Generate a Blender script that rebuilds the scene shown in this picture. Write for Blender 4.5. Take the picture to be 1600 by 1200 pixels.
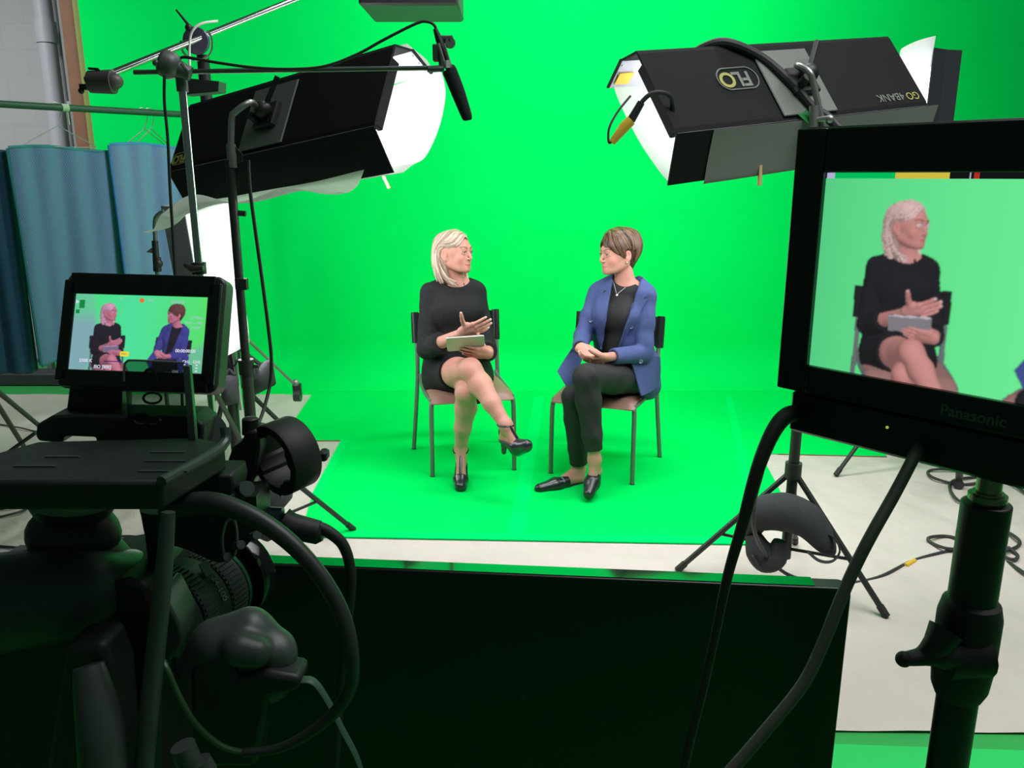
import bpy, bmesh, math, random
import numpy as np
from mathutils import Vector, Matrix
from mathutils.bvhtree import BVHTree

for _o in list(bpy.data.objects):
    bpy.data.objects.remove(_o)
C = bpy.context.scene.collection
SC = bpy.context.scene

# ------------------------------------------------------------------ camera
CAM_H, TILT, FPX = 1.6, math.radians(14.2), 1294.0
cam_data = bpy.data.cameras.new('camera')
cam_data.sensor_width = 36.0
cam_data.lens = 36.0 * FPX / 1600.0
cam_data.clip_start = 0.05
cam = bpy.data.objects.new('camera', cam_data)
cam.location = (0, 0, CAM_H)
cam.rotation_euler = (math.pi / 2 - TILT, 0, 0)
C.objects.link(cam)
SC.camera = cam

# ------------------------------------------------------------------ world, exposure
world = bpy.data.worlds.new('studio_dark')
world.use_nodes = True
world.node_tree.nodes['Background'].inputs['Color'].default_value = (0.55, 1.0, 0.72, 1)
world.node_tree.nodes['Background'].inputs['Strength'].default_value = 0.05
SC.world = world
SC.view_settings.view_transform = 'Standard'
SC.view_settings.look = 'None'
SC.view_settings.exposure = 0.0
SC.view_settings.gamma = 1.0
SC.view_settings.use_curve_mapping = False
SC.cycles.use_denoising = True
SC.cycles.max_bounces = 8
SC.cycles.sample_clamp_indirect = 6.0
SC.cycles.caustics_reflective = False
SC.cycles.caustics_refractive = False

def area_light(name, loc, target, sx, sy, watts, col=(1, 1, 1), spread=math.pi):
    d = bpy.data.lights.new(name, 'AREA')
    d.shape = 'RECTANGLE'; d.size = sx; d.size_y = sy; d.energy = watts; d.color = col
    d.spread = spread
    o = bpy.data.objects.new(name, d)
    o.location = loc
    o.rotation_euler = (Vector(target) - Vector(loc)).to_track_quat('-Z', 'Y').to_euler()
    C.objects.link(o)
    return o

# overhead grid lamp that washes the green cyclorama, then two added fills
area_light('cyclorama_wash', (0.5, 4.2, 4.0), (0.35, 6.35, 1.35), 2.2, 0.6, 112)
area_light('rack_fill', (-4.6, 4.2, 3.8), (-4.1, 6.8, 1.4), 0.8, 0.4, 35, (.96, .98, 1), math.radians(100))  # unseen fill, added to brighten the block wall and blankets
area_light('floor_fill', (2.0, 1.7, 4.3), (1.7, 2.5, 0.0), 3.4, 2.2, 68, (1, 1, 1), math.radians(110))  # added soft fill with no seen source, evens out the floor at right
# keys: just in front of the two fluorescent banks, aimed at the chairs
area_light('key_right', (0.86, 3.45, 1.70), (-0.1, 4.5, 0.85), 1.15, 0.55, 14, (1, .98, .97))
area_light('key_left', (-0.78, 3.60, 1.62), (0.35, 4.5, 0.85), 1.15, 0.55, 13, (1, .98, .97))

# ------------------------------------------------------------------ geometry of the picture
def ray(px, py):
    u = (px - 800) / FPX; v = (600 - py) / FPX
    return Vector((u, math.cos(TILT) + v * math.sin(TILT), -math.sin(TILT) + v * math.cos(TILT)))
def at(px, py, Y):
    r = ray(px, py); t = Y / r.y
    return Vector((r.x * t, Y, CAM_H + r.z * t))
def ground(px, py, z=0.0):
    r = ray(px, py); t = (z - CAM_H) / r.z
    return Vector((r.x * t, r.y * t, z))

# ------------------------------------------------------------------ materials
MATCOL = {}
def mat(name, col, rough=0.5, metal=0.0, noise=0.0, scale=40.0, bump=0.0, spec=0.5, emit=None, estr=0.0, trans=0.0, coat=0.0):
    if name in bpy.data.materials: return bpy.data.materials[name]
    m = bpy.data.materials.new(name); m.use_nodes = True
    nt = m.node_tree; b = nt.nodes['Principled BSDF']
    b.inputs['Base Color'].default_value = (*col, 1); b.inputs['Roughness'].default_value = rough
    b.inputs['Metallic'].default_value = metal; b.inputs['Specular IOR Level'].default_value = spec
    b.inputs['Coat Weight'].default_value = coat
    m.diffuse_color = (*col, 1); MATCOL[name] = col
    if emit:
        b.inputs['Emission Color'].default_value = (*emit, 1); b.inputs['Emission Strength'].default_value = estr
    if noise > 0 or bump > 0:
        tc = nt.nodes.new('ShaderNodeTexCoord'); n = nt.nodes.new('ShaderNodeTexNoise')
        n.inputs['Scale'].default_value = scale; n.inputs['Detail'].default_value = 4
        nt.links.new(tc.outputs['Object'], n.inputs['Vector'])
        if noise > 0:
            mx = nt.nodes.new('ShaderNodeMixRGB'); mx.blend_type = 'MIX'
            mx.inputs[1].default_value = (*[c * (1 - noise) for c in col], 1)
            mx.inputs[2].default_value = (*[min(1, c * (1 + noise)) for c in col], 1)
            nt.links.new(n.outputs['Fac'], mx.inputs[0]); nt.links.new(mx.outputs[0], b.inputs['Base Color'])
        if bump > 0:
            bp = nt.nodes.new('ShaderNodeBump'); bp.inputs['Strength'].default_value = bump; bp.inputs['Distance'].default_value = 0.01
            nt.links.new(n.outputs['Fac'], bp.inputs['Height']); nt.links.new(bp.outputs[0], b.inputs['Normal'])
    return m

def emat(name, col, s):
    if name in bpy.data.materials: return bpy.data.materials[name]
    m = bpy.data.materials.new(name); m.use_nodes = True; nt = m.node_tree
    nt.nodes.remove(nt.nodes['Principled BSDF'])
    e = nt.nodes.new('ShaderNodeEmission'); e.inputs[0].default_value = (*col, 1); e.inputs[1].default_value = s
    nt.links.new(e.outputs[0], nt.nodes['Material Output'].inputs[0]); MATCOL[name] = col
    return m

def vcol_mat(name, rough=0.6, emission=False, strength=1.0, sheen=0.0, spec=0.4, bump=0.0, bscale=60, sss=0.0):
    m = bpy.data.materials.new(name); m.use_nodes = True; nt = m.node_tree
    a = nt.nodes.new('ShaderNodeAttribute'); a.attribute_name = 'Col'
    b = nt.nodes['Principled BSDF']
    if emission:
        nt.nodes.remove(b); e = nt.nodes.new('ShaderNodeEmission'); e.inputs[1].default_value = strength
        nt.links.new(a.outputs['Color'], e.inputs[0]); nt.links.new(e.outputs[0], nt.nodes['Material Output'].inputs[0])
    else:
        nt.links.new(a.outputs['Color'], b.inputs['Base Color']); b.inputs['Roughness'].default_value = rough
        b.inputs['Specular IOR Level'].default_value = spec
        if sss > 0:
            b.inputs['Subsurface Weight'].default_value = sss
            b.inputs['Subsurface Radius'].default_value = (0.012, 0.005, 0.003); b.inputs['Subsurface Scale'].default_value = 1.0
        if bump > 0:
            tc = nt.nodes.new('ShaderNodeTexCoord'); n = nt.nodes.new('ShaderNodeTexNoise'); n.inputs['Scale'].default_value = bscale
            nt.links.new(tc.outputs['Object'], n.inputs['Vector'])
            bp = nt.nodes.new('ShaderNodeBump'); bp.inputs['Strength'].default_value = bump; bp.inputs['Distance'].default_value = .003
            nt.links.new(n.outputs['Fac'], bp.inputs['Height']); nt.links.new(bp.outputs[0], b.inputs['Normal'])
    return m

BLACK = mat('black_plastic', (.016, .018, .017), .45, noise=.2)
BLACKGLOSS = mat('black_gloss', (.008, .009, .009), .12, coat=.3)
BLACKMAT = mat('black_matte', (.02, .022, .021), .8, noise=.25, bump=.1)
RUBBER = mat('black_rubber', (.018, .02, .019), .6, noise=.15)
GREYMETAL = mat('grey_metal', (.32, .33, .32), .38, .7, noise=.08)
CHROME = mat('chrome', (.75, .76, .78), .18, 1.0)
DARKMETAL = mat('dark_metal', (.07, .075, .075), .4, .6, noise=.15)
GREENPIPE = mat('green_painted_pipe', (.02, .09, .045), .5, noise=.15)
WHITEPL = mat('white_plastic', (.78, .78, .76), .5, noise=.04)
YELLOW = mat('yellow_band', (.75, .48, .05), .5)

# ------------------------------------------------------------------ mesh helpers
def rotz(a): return Matrix.Rotation(a, 4, 'Z')
def frame_from(d):
    d = Vector(d).normalized()
    up = Vector((0, 0, 1)) if abs(d.z) < .9 else Vector((1, 0, 0))
    u = d.cross(up).normalized(); v = u.cross(d).normalized()
    return d, u, v
def smooth_path(pts, n=8):
    P = [Vector(p) for p in pts]
    if len(P) < 3: return P
    out = []
    for i in range(len(P) - 1):
        p0 = P[max(0, i - 1)]; p1 = P[i]; p2 = P[i + 1]; p3 = P[min(len(P) - 1, i + 2)]
        for k in range(n):
            t = k / n
            out.append(.5 * ((2 * p1) + (p2 - p0) * t + (2 * p0 - 5 * p1 + 4 * p2 - p3) * t * t + (3 * p1 - p0 - 3 * p2 + p3) * t ** 3))
    out.append(P[-1])
    return out

class MB:
    def __init__(s): s.v = []; s.f = []; s.m = []; s.M = Matrix.Identity(4)
    def add(s, vs, fs, mi=0):
        n = len(s.v); s.v += [s.M @ Vector(v) for v in vs]; s.f += [tuple(i + n for i in f) for f in fs]; s.m += [mi] * len(fs)
        return s
    def box(s, lo, hi, mi=0, M=None, bev=0.0):
        (a, b, c), (d, e, g) = lo, hi
        if bev > 0:
            q = bev
            vs = []; 
            prof = [(a + q, b), (d - q, b), (d, b + q), (d, e - q), (d - q, e), (a + q, e), (a, e - q), (a, b + q)]
            inn = [(a + 2 * q, b + q), (d - 2 * q, b + q), (d - q, b + 2 * q), (d - q, e - 2 * q), (d - 2 * q, e - q), (a + 2 * q, e - q), (a + q, e - 2 * q), (a + q, b + 2 * q)]
            for z, pr in ((c, inn), (c + q, prof), (g - q, prof), (g, inn)): vs += [(x, y, z) for x, y in pr]
            fs = [tuple(reversed(range(8))), tuple(range(24, 32))]
            for r in range(3):
                for i in range(8): j = (i + 1) % 8; fs.append((r * 8 + i, r * 8 + j, r * 8 + 8 + j, r * 8 + 8 + i))
        else:
            vs = [(a, b, c), (d, b, c), (d, e, c), (a, e, c), (a, b, g), (d, b, g), (d, e, g), (a, e, g)]
            fs = [(0, 3, 2, 1), (4, 5, 6, 7), (0, 1, 5, 4), (1, 2, 6, 5), (2, 3, 7, 6), (3, 0, 4, 7)]
        if M is not None: vs = [M @ Vector(v) for v in vs]
        return s.add(vs, fs, mi)
    def tube(s, pts, r, seg=12, mi=0, smooth=0, cap=True, flat=1.0):
        P = smooth_path(pts, smooth) if smooth else [Vector(p) for p in pts]
        n = len(P)
        if isinstance(r, (int, float)): R = [r] * n
        else:
            m = len(r); R = []
            for i in range(n):
                t = i * (m - 1) / max(1, n - 1); k = min(m - 2, int(t)); R.append(r[k] + (r[k + 1] - r[k]) * (t - k))
        vs = []; u = None
        for i in range(n):
            d = (P[min(n - 1, i + 1)] - P[max(0, i - 1)])
            if d.length < 1e-9: d = Vector((0, 0, 1))
            d.normalize()
            if u is None: _, u, w = frame_from(d)
            else:
                u = (u - d * u.dot(d))
                if u.length < 1e-6: _, u, w = frame_from(d)
                u.normalize()
            w = d.cross(u)
            for k in range(seg):
                a = 2 * math.pi * k / seg; vs.append(P[i] + u * math.cos(a) * R[i] + w * math.sin(a) * R[i] * flat)
        fs = []
        for i in range(n - 1):
            for k in range(seg): l = (k + 1) % seg; fs.append((i * seg + k, i * seg + l, (i + 1) * seg + l, (i + 1) * seg + k))
        if cap: fs += [tuple(reversed(range(seg))), tuple((n - 1) * seg + k for k in range(seg))]
        return s.add(vs, fs, mi)
    def lathe(s, prof, base=(0, 0, 0), axis=(0, 0, 1), seg=28, mi=0):
        d, u, w = frame_from(axis); base = Vector(base); vs = []; n = len(prof)
        for r, h in prof:
            for k in range(seg): a = 2 * math.pi * k / seg; vs.append(base + d * h + (u * math.cos(a) + w * math.sin(a)) * max(r, 1e-5))
        fs = []
        for i in range(n - 1):
            for k in range(seg): l = (k + 1) % seg; fs.append((i * seg + k, i * seg + l, (i + 1) * seg + l, (i + 1) * seg + k))
        fs += [tuple(reversed(range(seg))), tuple((n - 1) * seg + k for k in range(seg))]
        return s.add(vs, fs, mi)
    def prism(s, poly, off, mi=0):
        n = len(poly); a = [Vector(p) for p in poly]; off = Vector(off); b = [p + off for p in a]
        fs = [tuple(reversed(range(n))), tuple(range(n, 2 * n))] + [(i, (i + 1) % n, n + (i + 1) % n, n + i) for i in range(n)]
        return s.add(a + b, fs, mi)
    def sphere(s, c, r, mi=0, nu=20, nv=12, M=None):
        rx, ry, rz = (r, r, r) if isinstance(r, (int, float)) else r
        vs = []; c = Vector(c)
        for i in range(nv + 1):
            t = math.pi * i / nv
            for k in range(nu):
                a = 2 * math.pi * k / nu; p = Vector((rx * math.sin(t) * math.cos(a), ry * math.sin(t) * math.sin(a), rz * math.cos(t)))
                vs.append(c + (M @ p if M is not None else p))
        fs = [(i * nu + k, (i + 1) * nu + k, (i + 1) * nu + (k + 1) % nu, i * nu + (k + 1) % nu) for i in range(nv) for k in range(nu)]
        return s.add(vs, fs, mi)
    def grid(s, nu, nv, fn, mi=0, thick=0.0):
        P = [[Vector(fn(i / nu, j / nv)) for i in range(nu + 1)] for j in range(nv + 1)]
        vs = [p for row in P for p in row]; W = nu + 1
        fs = [(j * W + i, j * W + i + 1, (j + 1) * W + i + 1, (j + 1) * W + i) for j in range(nv) for i in range(nu)]
        if thick:
            N = []
            for j in range(nv + 1):
                for i in range(nu + 1):
                    du = P[j][min(nu, i + 1)] - P[j][max(0, i - 1)]; dv = P[min(nv, j + 1)][i] - P[max(0, j - 1)][i]
                    q = du.cross(dv); q.normalize(); N.append(q)
            n = len(vs); vs = vs + [vs[k] - N[k] * thick for k in range(n)]
            fs += [tuple(reversed([i + n for i in f])) for f in fs]
            rim = [i for i in range(W)] + [j * W + nu for j in range(1, nv + 1)] + [nv * W + i for i in range(nu - 1, -1, -1)] + [j * W for j in range(nv - 1, 0, -1)]
            for a, b in zip(rim, rim[1:] + rim[:1]): fs.append((b, a, a + n, b + n))
        return s.add(vs, fs, mi)
    def build(s, name, mats, parent=None, label=None, smooth=True, angle=35, bevel=0.0, **props):
        me = bpy.data.meshes.new(name)
        org = Vector(parent['origin']) if (parent is not None and 'origin' in parent) else Vector((0, 0, 0))
        me.from_pydata([tuple(v - org) for v in s.v], [], s.f)
        if not isinstance(mats, (list, tuple)): mats = [mats]
        for m in mats: me.materials.append(m)
        me.polygons.foreach_set('material_index', s.m)
        bm = bmesh.new(); bm.from_mesh(me); bmesh.ops.recalc_face_normals(bm, faces=bm.faces)
        if smooth:
            ca = math.radians(angle)
            for f in bm.faces: f.smooth = True
            for e in bm.edges: e.smooth = not (len(e.link_faces) != 2 or e.calc_face_angle(0) > ca)
        bm.to_mesh(me); bm.free(); me.update()
        return finish(name, me, parent, label, bevel, **props)

def finish(name, me, parent=None, label=None, bevel=0.0, **props):
    o = bpy.data.objects.new(name, me); C.objects.link(o)
    if parent is not None: o.parent = parent
    if label: o['label'] = label
    for k, v in props.items(): o[k] = v
    if bevel > 0:
        b = o.modifiers.new('bevel', 'BEVEL'); b.width = bevel; b.segments = 2; b.limit_method = 'ANGLE'; b.angle_limit = math.radians(40)
    return o

def thing(name, label, cat, loc=(0, 0, 0), rz=0.0, group=None, world_coords=True, matrix=None):
    """Empty at the thing's base; with world_coords its parts are written in world coordinates."""
    o = bpy.data.objects.new(name, None); C.objects.link(o); o.empty_display_size = .1
    if matrix is not None: o.matrix_world = matrix
    else:
        o.location = loc; o.rotation_euler = (0, 0, rz)
        if world_coords: o['origin'] = tuple(float(x) for x in loc)
    o['label'] = label; o['category'] = cat
    if group: o['group'] = group
    return o
def tag(o, label, cat, group=None):
    o['label'] = label; o['category'] = cat
    if group: o['group'] = group
    return o
def copy_tree(o, parent=None):
    c = o.copy(); C.objects.link(c)
    if parent is not None: c.parent = parent
    for ch in [x for x in bpy.data.objects if x.parent == o and x.name != c.name]: copy_tree(ch, c)
    return c

def text_part(name, body, size, M, material, parent, depth=0.0005, label=None, align='CENTER', bold=0.0):
    cu = bpy.data.curves.new(name, 'FONT'); cu.body = body; cu.size = size; cu.extrude = depth; cu.align_x = align; cu.align_y = 'CENTER'
    cu.offset = bold
    tmp = bpy.data.objects.new(name + '_tmp', cu); C.objects.link(tmp)
    bpy.context.view_layer.update()
    me = bpy.data.meshes.new_from_object(tmp.evaluated_get(bpy.context.evaluated_depsgraph_get()))
    bpy.data.objects.remove(tmp)
    org = Vector(parent['origin']) if (parent is not None and 'origin' in parent) else Vector((0, 0, 0))
    me.transform(Matrix.Translation(-org) @ M)
    me.materials.clear(); me.materials.append(material)
    return finish(name, me, parent, label)
# text lies in local XY facing +Z; this matrix stands it up so it faces -Y
STAND = Matrix(((1, 0, 0, 0), (0, 0, -1, 0), (0, 1, 0, 0), (0, 0, 0, 1)))
# ================================================================== THE SETTING
def green_mat(name, col, rough, seed=0.0, wrinkle=0.0):
    m = bpy.data.materials.new(name); m.use_nodes = True; nt = m.node_tree; b = nt.nodes['Principled BSDF']
    b.inputs['Roughness'].default_value = rough; b.inputs['Specular IOR Level'].default_value = .03
    tc = nt.nodes.new('ShaderNodeTexCoord'); n = nt.nodes.new('ShaderNodeTexNoise'); n.inputs['Scale'].default_value = 2.5; n.inputs['Detail'].default_value = 6
    nt.links.new(tc.outputs['Object'], n.inputs['Vector'])
    mx = nt.nodes.new('ShaderNodeMixRGB'); mx.inputs[1].default_value = (*[c * .95 for c in col], 1); mx.inputs[2].default_value = (*[min(1, c * 1.04) for c in col], 1)
    nt.links.new(n.outputs['Fac'], mx.inputs[0]); nt.links.new(mx.outputs[0], b.inputs['Base Color'])
    if wrinkle:
        bp = nt.nodes.new('ShaderNodeBump'); bp.inputs['Strength'].default_value = wrinkle; bp.inputs['Distance'].default_value = .02
        nt.links.new(n.outputs['Fac'], bp.inputs['Height']); nt.links.new(bp.outputs[0], b.inputs['Normal'])
    MATCOL[name] = col
    return m
GREENWALL = green_mat('green_screen_paint', (.0, .80, .12), .85)
GREENSHEET = green_mat('green_floor_vinyl', (.0, .76, .115), .6, wrinkle=.12)
GREENFLOOR = green_mat('green_floor_paint', (.05, .40, .10), .6)
TAPE = green_mat('green_tape', (.0, .82, .15), .5)
CLOTH = mat('muslin_cloth', (.60, .53, .49), .9, noise=.06, scale=6)
def cloth_bump(m):
    nt = m.node_tree; b = nt.nodes['Principled BSDF']
    tc = nt.nodes.new('ShaderNodeTexCoord'); w = nt.nodes.new('ShaderNodeTexWave'); w.inputs['Scale'].default_value = 1.1; w.inputs['Distortion'].default_value = 9
    w.inputs['Detail'].default_value = 4; w.inputs['Detail Scale'].default_value = 1.4
    n = nt.nodes.new('ShaderNodeTexNoise'); n.inputs['Scale'].default_value = 3.2; n.inputs['Detail'].default_value = 8; n.inputs['Distortion'].default_value = 1.5
    nt.links.new(tc.outputs['Object'], w.inputs['Vector']); nt.links.new(tc.outputs['Object'], n.inputs['Vector'])
    ad = nt.nodes.new('ShaderNodeMath'); ad.operation = 'ADD'; nt.links.new(w.outputs['Fac'], ad.inputs[0]); nt.links.new(n.outputs['Fac'], ad.inputs[1])
    bp = nt.nodes.new('ShaderNodeBump'); bp.inputs['Strength'].default_value = .35; bp.inputs['Distance'].default_value = .03
    nt.links.new(ad.outputs[0], bp.inputs['Height']); nt.links.new(bp.outputs[0], b.inputs['Normal'])
cloth_bump(CLOTH)

# concrete block wall with faint courses
BLOCK = mat('painted_block', (.42, .42, .42), .8, noise=.06, scale=5)
_nt = BLOCK.node_tree; _b = _nt.nodes['Principled BSDF']; _tc = _nt.nodes.new('ShaderNodeTexCoord'); _br = _nt.nodes.new('ShaderNodeTexBrick')
_mp = _nt.nodes.new('ShaderNodeMapping'); _mp.inputs['Rotation'].default_value = (math.pi / 2, 0, 0)
_br.inputs['Scale'].default_value = 1.0; _br.inputs['Brick Width'].default_value = .4; _br.inputs['Row Height'].default_value = .2; _br.inputs['Mortar Size'].default_value = .008
_br.inputs['Color1'].default_value = (.425, .425, .43, 1); _br.inputs['Color2'].default_value = (.415, .415, .42, 1); _br.inputs['Mortar'].default_value = (.40, .40, .40, 1)
_nt.links.new(_tc.outputs['Object'], _mp.inputs[0]); _nt.links.new(_mp.outputs[0], _br.inputs['Vector']); _nt.links.new(_br.outputs['Color'], _b.inputs['Base Color'])

WY = 6.40                                     # face of the green wall
XL, XR = -3.10, 5.6
def struct(o): o['kind'] = 'structure'; return o
struct(MB().box((-7, -2, -.1), (7, 7.6, 0)).build('floor', GREENFLOOR))
struct(MB().box((-7, 7.3, 0), (XL - .02, 7.45, 4.6)).build('wall_back', BLOCK))
# green cyclorama: wall with a cove at the floor
cy = MB()
prof = [(5.98, .0006)] + [(WY - .32 + .32 * math.sin(a), .324 - .32 * math.cos(a)) for a in [math.pi / 2 * k / 12 for k in range(13)]] + [(WY, 4.6)]
poly = [(XL, y, z) for y, z in prof] + [(XL, WY + .05, 4.6), (XL, WY + .05, .004)]
cy.prism(poly, (XR - XL, 0, 0))
struct(cy.build('wall_green', GREENWALL))
WOOD = mat('brown_wood', (.21, .10, .05), .7, noise=.2, scale=9)
OLIVE = mat('olive_edge', (.26, .30, .07), .7, noise=.1)
struct(MB().box((XL - .16, WY + .05, 0), (XL - .055, WY + .2, 4.6)).build('trim_1', WOOD))
struct(MB().box((XL - .055, WY + .03, 0), (XL - .012, WY + .15, 4.6)).build('trim_2', OLIVE))
struct(MB().box((XL - .012, WY + .02, 0), (XL - .001, WY + .1, 4.6)).build('trim_3', mat('grey_edge', (.30, .30, .25), .7)))

# conduit pipe against the block wall
PIPEW = mat('white_pipe_paint', (.46, .46, .51), .5, noise=.05)
pp = thing('drain_pipe', 'thick white vertical pipe against the grey block wall', 'pipe', (at(85, 150, 7.1).x, 7.1, 0))
px = at(85, 150, 7.1).x
MB().tube([(px, 7.1, 0), (px, 7.1, 4.5)], .070, 20).build('pipe', PIPEW, pp)
MB().tube([(px, 7.1, 2.62), (px, 7.1, 2.78)], .082, 20).build('coupling', PIPEW, pp)
MB().tube([(px, 7.1, 2.12), (px, 7.1, 2.16)], .077, 20).build('coupling', PIPEW, pp)
cd = MB().tube([(px + .115, 7.14, 0), (px + .115, 7.14, 4.5)], .022, 10)
for z in (2.15, 3.0): cd.box((px + .08, 7.12, z), (px + .15, 7.16, z + .03))
tag(cd.build('conduit', mat('grey_conduit', (.35, .36, .36), .5, .3)), 'thin grey conduit running beside the thick white pipe', 'conduit')

# floor coverings
def sheet(name, px_pts, z0, z1, material, label, cat):
    P = [ground(x, y) if isinstance(x, (int, float)) and y is not None else x for x, y in px_pts]
    mb = MB(); mb.prism([(p.x, p.y, z0) for p in P], (0, 0, z1 - z0))
    return tag(mb.build(name, material, smooth=False), label, cat)
# the pale dust sheet: subdivided so it can ripple
def cloth_pt(u, v):
    a = Vector((-5.2, 5.978)).lerp(Vector((4.6, 5.978)), u); b = Vector((-5.2, 2.24)).lerp(Vector((4.6, 2.05)), u)
    p = a.lerp(b, v); z = .004 + .004 * math.sin(9 * p.x + 3 * math.sin(2.2 * p.y)) ** 2 + .003 * math.sin(13 * p.y + 2 * p.x) ** 2
    if -1.7 < p.x < 2.9 and p.y > 3.3: z = .0035
    return (p.x, p.y, z)
tag(MB().grid(160, 80, cloth_pt).build('dust_sheet', CLOTH), 'wrinkled off-white canvas sheet covering the studio floor around the green mat', 'floor cloth')
g = ground
sheet('green_floor_mat', [(425, 690), (1385, 714)], 0, 0, GREENSHEET, '', '') if False else None
rear = [Vector((-1.50, 6.08, 0)), Vector((-1.43, 4.87, 0)), g(533, 690), g(1215, 711), g(1385, 715), Vector((2.75, 6.08, 0))]
mb = MB(); mb.prism([(p.x, p.y, .006) for p in rear], (0, 0, .003), 0)
mb.tube([(rear[1].x, rear[1].y - .004, .0065), (rear[2].x, rear[2].y - .004, .0065)], .003, 6, 1); mb.tube([(rear[3].x, rear[3].y - .004, .0065), (rear[4].x, rear[4].y - .004, .0065)], .003, 6, 1)
tag(mb.build('green_floor_board', [GREENSHEET, WOOD], smooth=False), 'wide green board on the floor along the foot of the green wall', 'floor board')
seamx = lambda y: 0.02 + (y - 3.49) * .075
L0, L1 = g(606, 640), g(455, 795)
left = [Vector((-.92, 5.5, 0)), Vector((-1.056, 4.87, 0)), Vector((-1.02, 3.95, 0)), Vector((-.965, 3.50, 0)), Vector((seamx(3.5), 3.44, 0)), Vector((seamx(5.5), 5.5, 0))]
right = [Vector((seamx(5.5) + .0, 5.5, 0)), Vector((seamx(3.5), 3.44, 0)), Vector((1.06, 3.42, 0)), g(1232, 795), g(1140, 620)]
mb = MB(); mb.prism([(p.x, p.y, .0093) for p in left], (0, 0, .0025)); tag(mb.build('green_floor_mat', GREENSHEET, smooth=False), 'green vinyl mat under the chair of the blonde woman', 'floor mat', None)
mb = MB(); mb.prism([(p.x, p.y, .0093) for p in right], (0, 0, .0025)); tag(mb.build('green_floor_mat', GREENSHEET, smooth=False), 'green vinyl mat under the chair of the woman in the blue blazer', 'floor mat', None)
def tape(a, b, w, z, label, cat='tape'):
    a = Vector(a); b = Vector(b); d = (b - a).normalized(); n = Vector((-d.y, d.x, 0)) * w / 2
    m = MB(); m.prism([(p.x, p.y, z) for p in (a - n, b - n, b + n, a + n)], (0, 0, .0012 if z > .01 else .0062)); return tag(m.build('gaffer_tape', TAPE, smooth=False), label, cat)
tape((seamx(3.44), 3.44, 0), (seamx(5.9), 5.9, 0), .075, .0120, 'bright green tape strip over the seam between the two floor mats')
tape((-.98, 3.50, 0), (1.05, 3.415, 0), .06, .0065, 'bright green tape strip along the front edge of the floor mats')
tape((-1.0, 3.95, 0), (-1.03, 4.87, 0), .05, .0120, 'bright green tape strip down the side of the mat under the blonde woman')
tape((1.20, 3.9, 0), (1.60, 5.9, 0), .05, .0120, 'bright green tape strip down the side of the mat under the blazer woman')
# darker strip in front, where the cloth ends
mb = MB(); a = Vector((.6, 2.07, 0)); b = Vector((2.4, 1.96, 0)); 
mb.prism([(.3, 2.10, .002), (.3, 1.98, .002), (2.6, 1.86, .002), (2.6, 1.98, .002)], (0, 0, .0012))
tag(mb.build('gaffer_tape', green_mat('green_tape_pale', (.04, .62, .15), .5), smooth=False), 'pale green tape band on the green floor in front of the dust sheet', 'tape')
# lamp housing overhead, just touching the top of the view
lb = MB(); c0 = at(560, 8, 4.15); c1 = at(716, 0, 4.15)
lb.box((c0.x, 4.15, c0.z + .0), (c1.x, 4.6, c0.z + .13), bev=.01)
t = thing('ceiling_lamp_housing', 'grey lamp housing hanging above the green wall, only its underside in view', 'lamp', (c0.x, 4.3, c0.z))
lb.build('housing', mat('lamp_grey', (.05, .045, .055), .5, .2), t)
MB().tube([(c0.x + .1, 4.38, c0.z + .13), (c0.x + .1, 4.38, c0.z + .9)], .012, 10).build('hanger_rod', DARKMETAL, t)
MB().tube([(c1.x - .1, 4.38, c0.z + .13), (c1.x - .1, 4.38, c0.z + .9)], .012, 10).build('hanger_rod', DARKMETAL, t)

# ------------------------------------------------------------------ rail with moving blankets
RA = Vector((-2.985, 5.08, 0)); RD = Vector((.643, .766, 0)).normalized()
def rail_s(px, py=300):
    r = ray(px, py); k = r.x / r.y
    return (k * RA.y - RA.x) / (RD.x - k * RD.y)
def rail_p(s, z, off=0.0):
    n = Vector((RD.y, -RD.x, 0)); p = RA + RD * s + n * off; return Vector((p.x, p.y, z))
rz = 1.998
rl = thing('garment_rack', 'dark green horizontal pipe carrying the hanging blue blankets', 'rack', tuple(rail_p(.3, 0)))
MB().tube([rail_p(-1.6, rz), rail_p(1.45, rz)], .021, 14).build('rail', GREENPIPE, rl)
MB().tube([rail_p(-1.55, 0), rail_p(-1.55, rz)], .02, 12).build('upright', GREENPIPE, rl)
MB().tube([rail_p(1.4, 0), rail_p(1.4, rz)], .02, 12).build('upright', GREENPIPE, rl)
tp = MB().tube([rail_p(rail_s(113), rz), rail_p(rail_s(123), rz)], .0235, 14).tube([rail_p(rail_s(121), rz - .02), rail_p(rail_s(122), rz - .10)], .004, 6)
tp.build('tape_wrap', mat('pale_tape', (.45, .62, .42), .6), rl)
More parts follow.
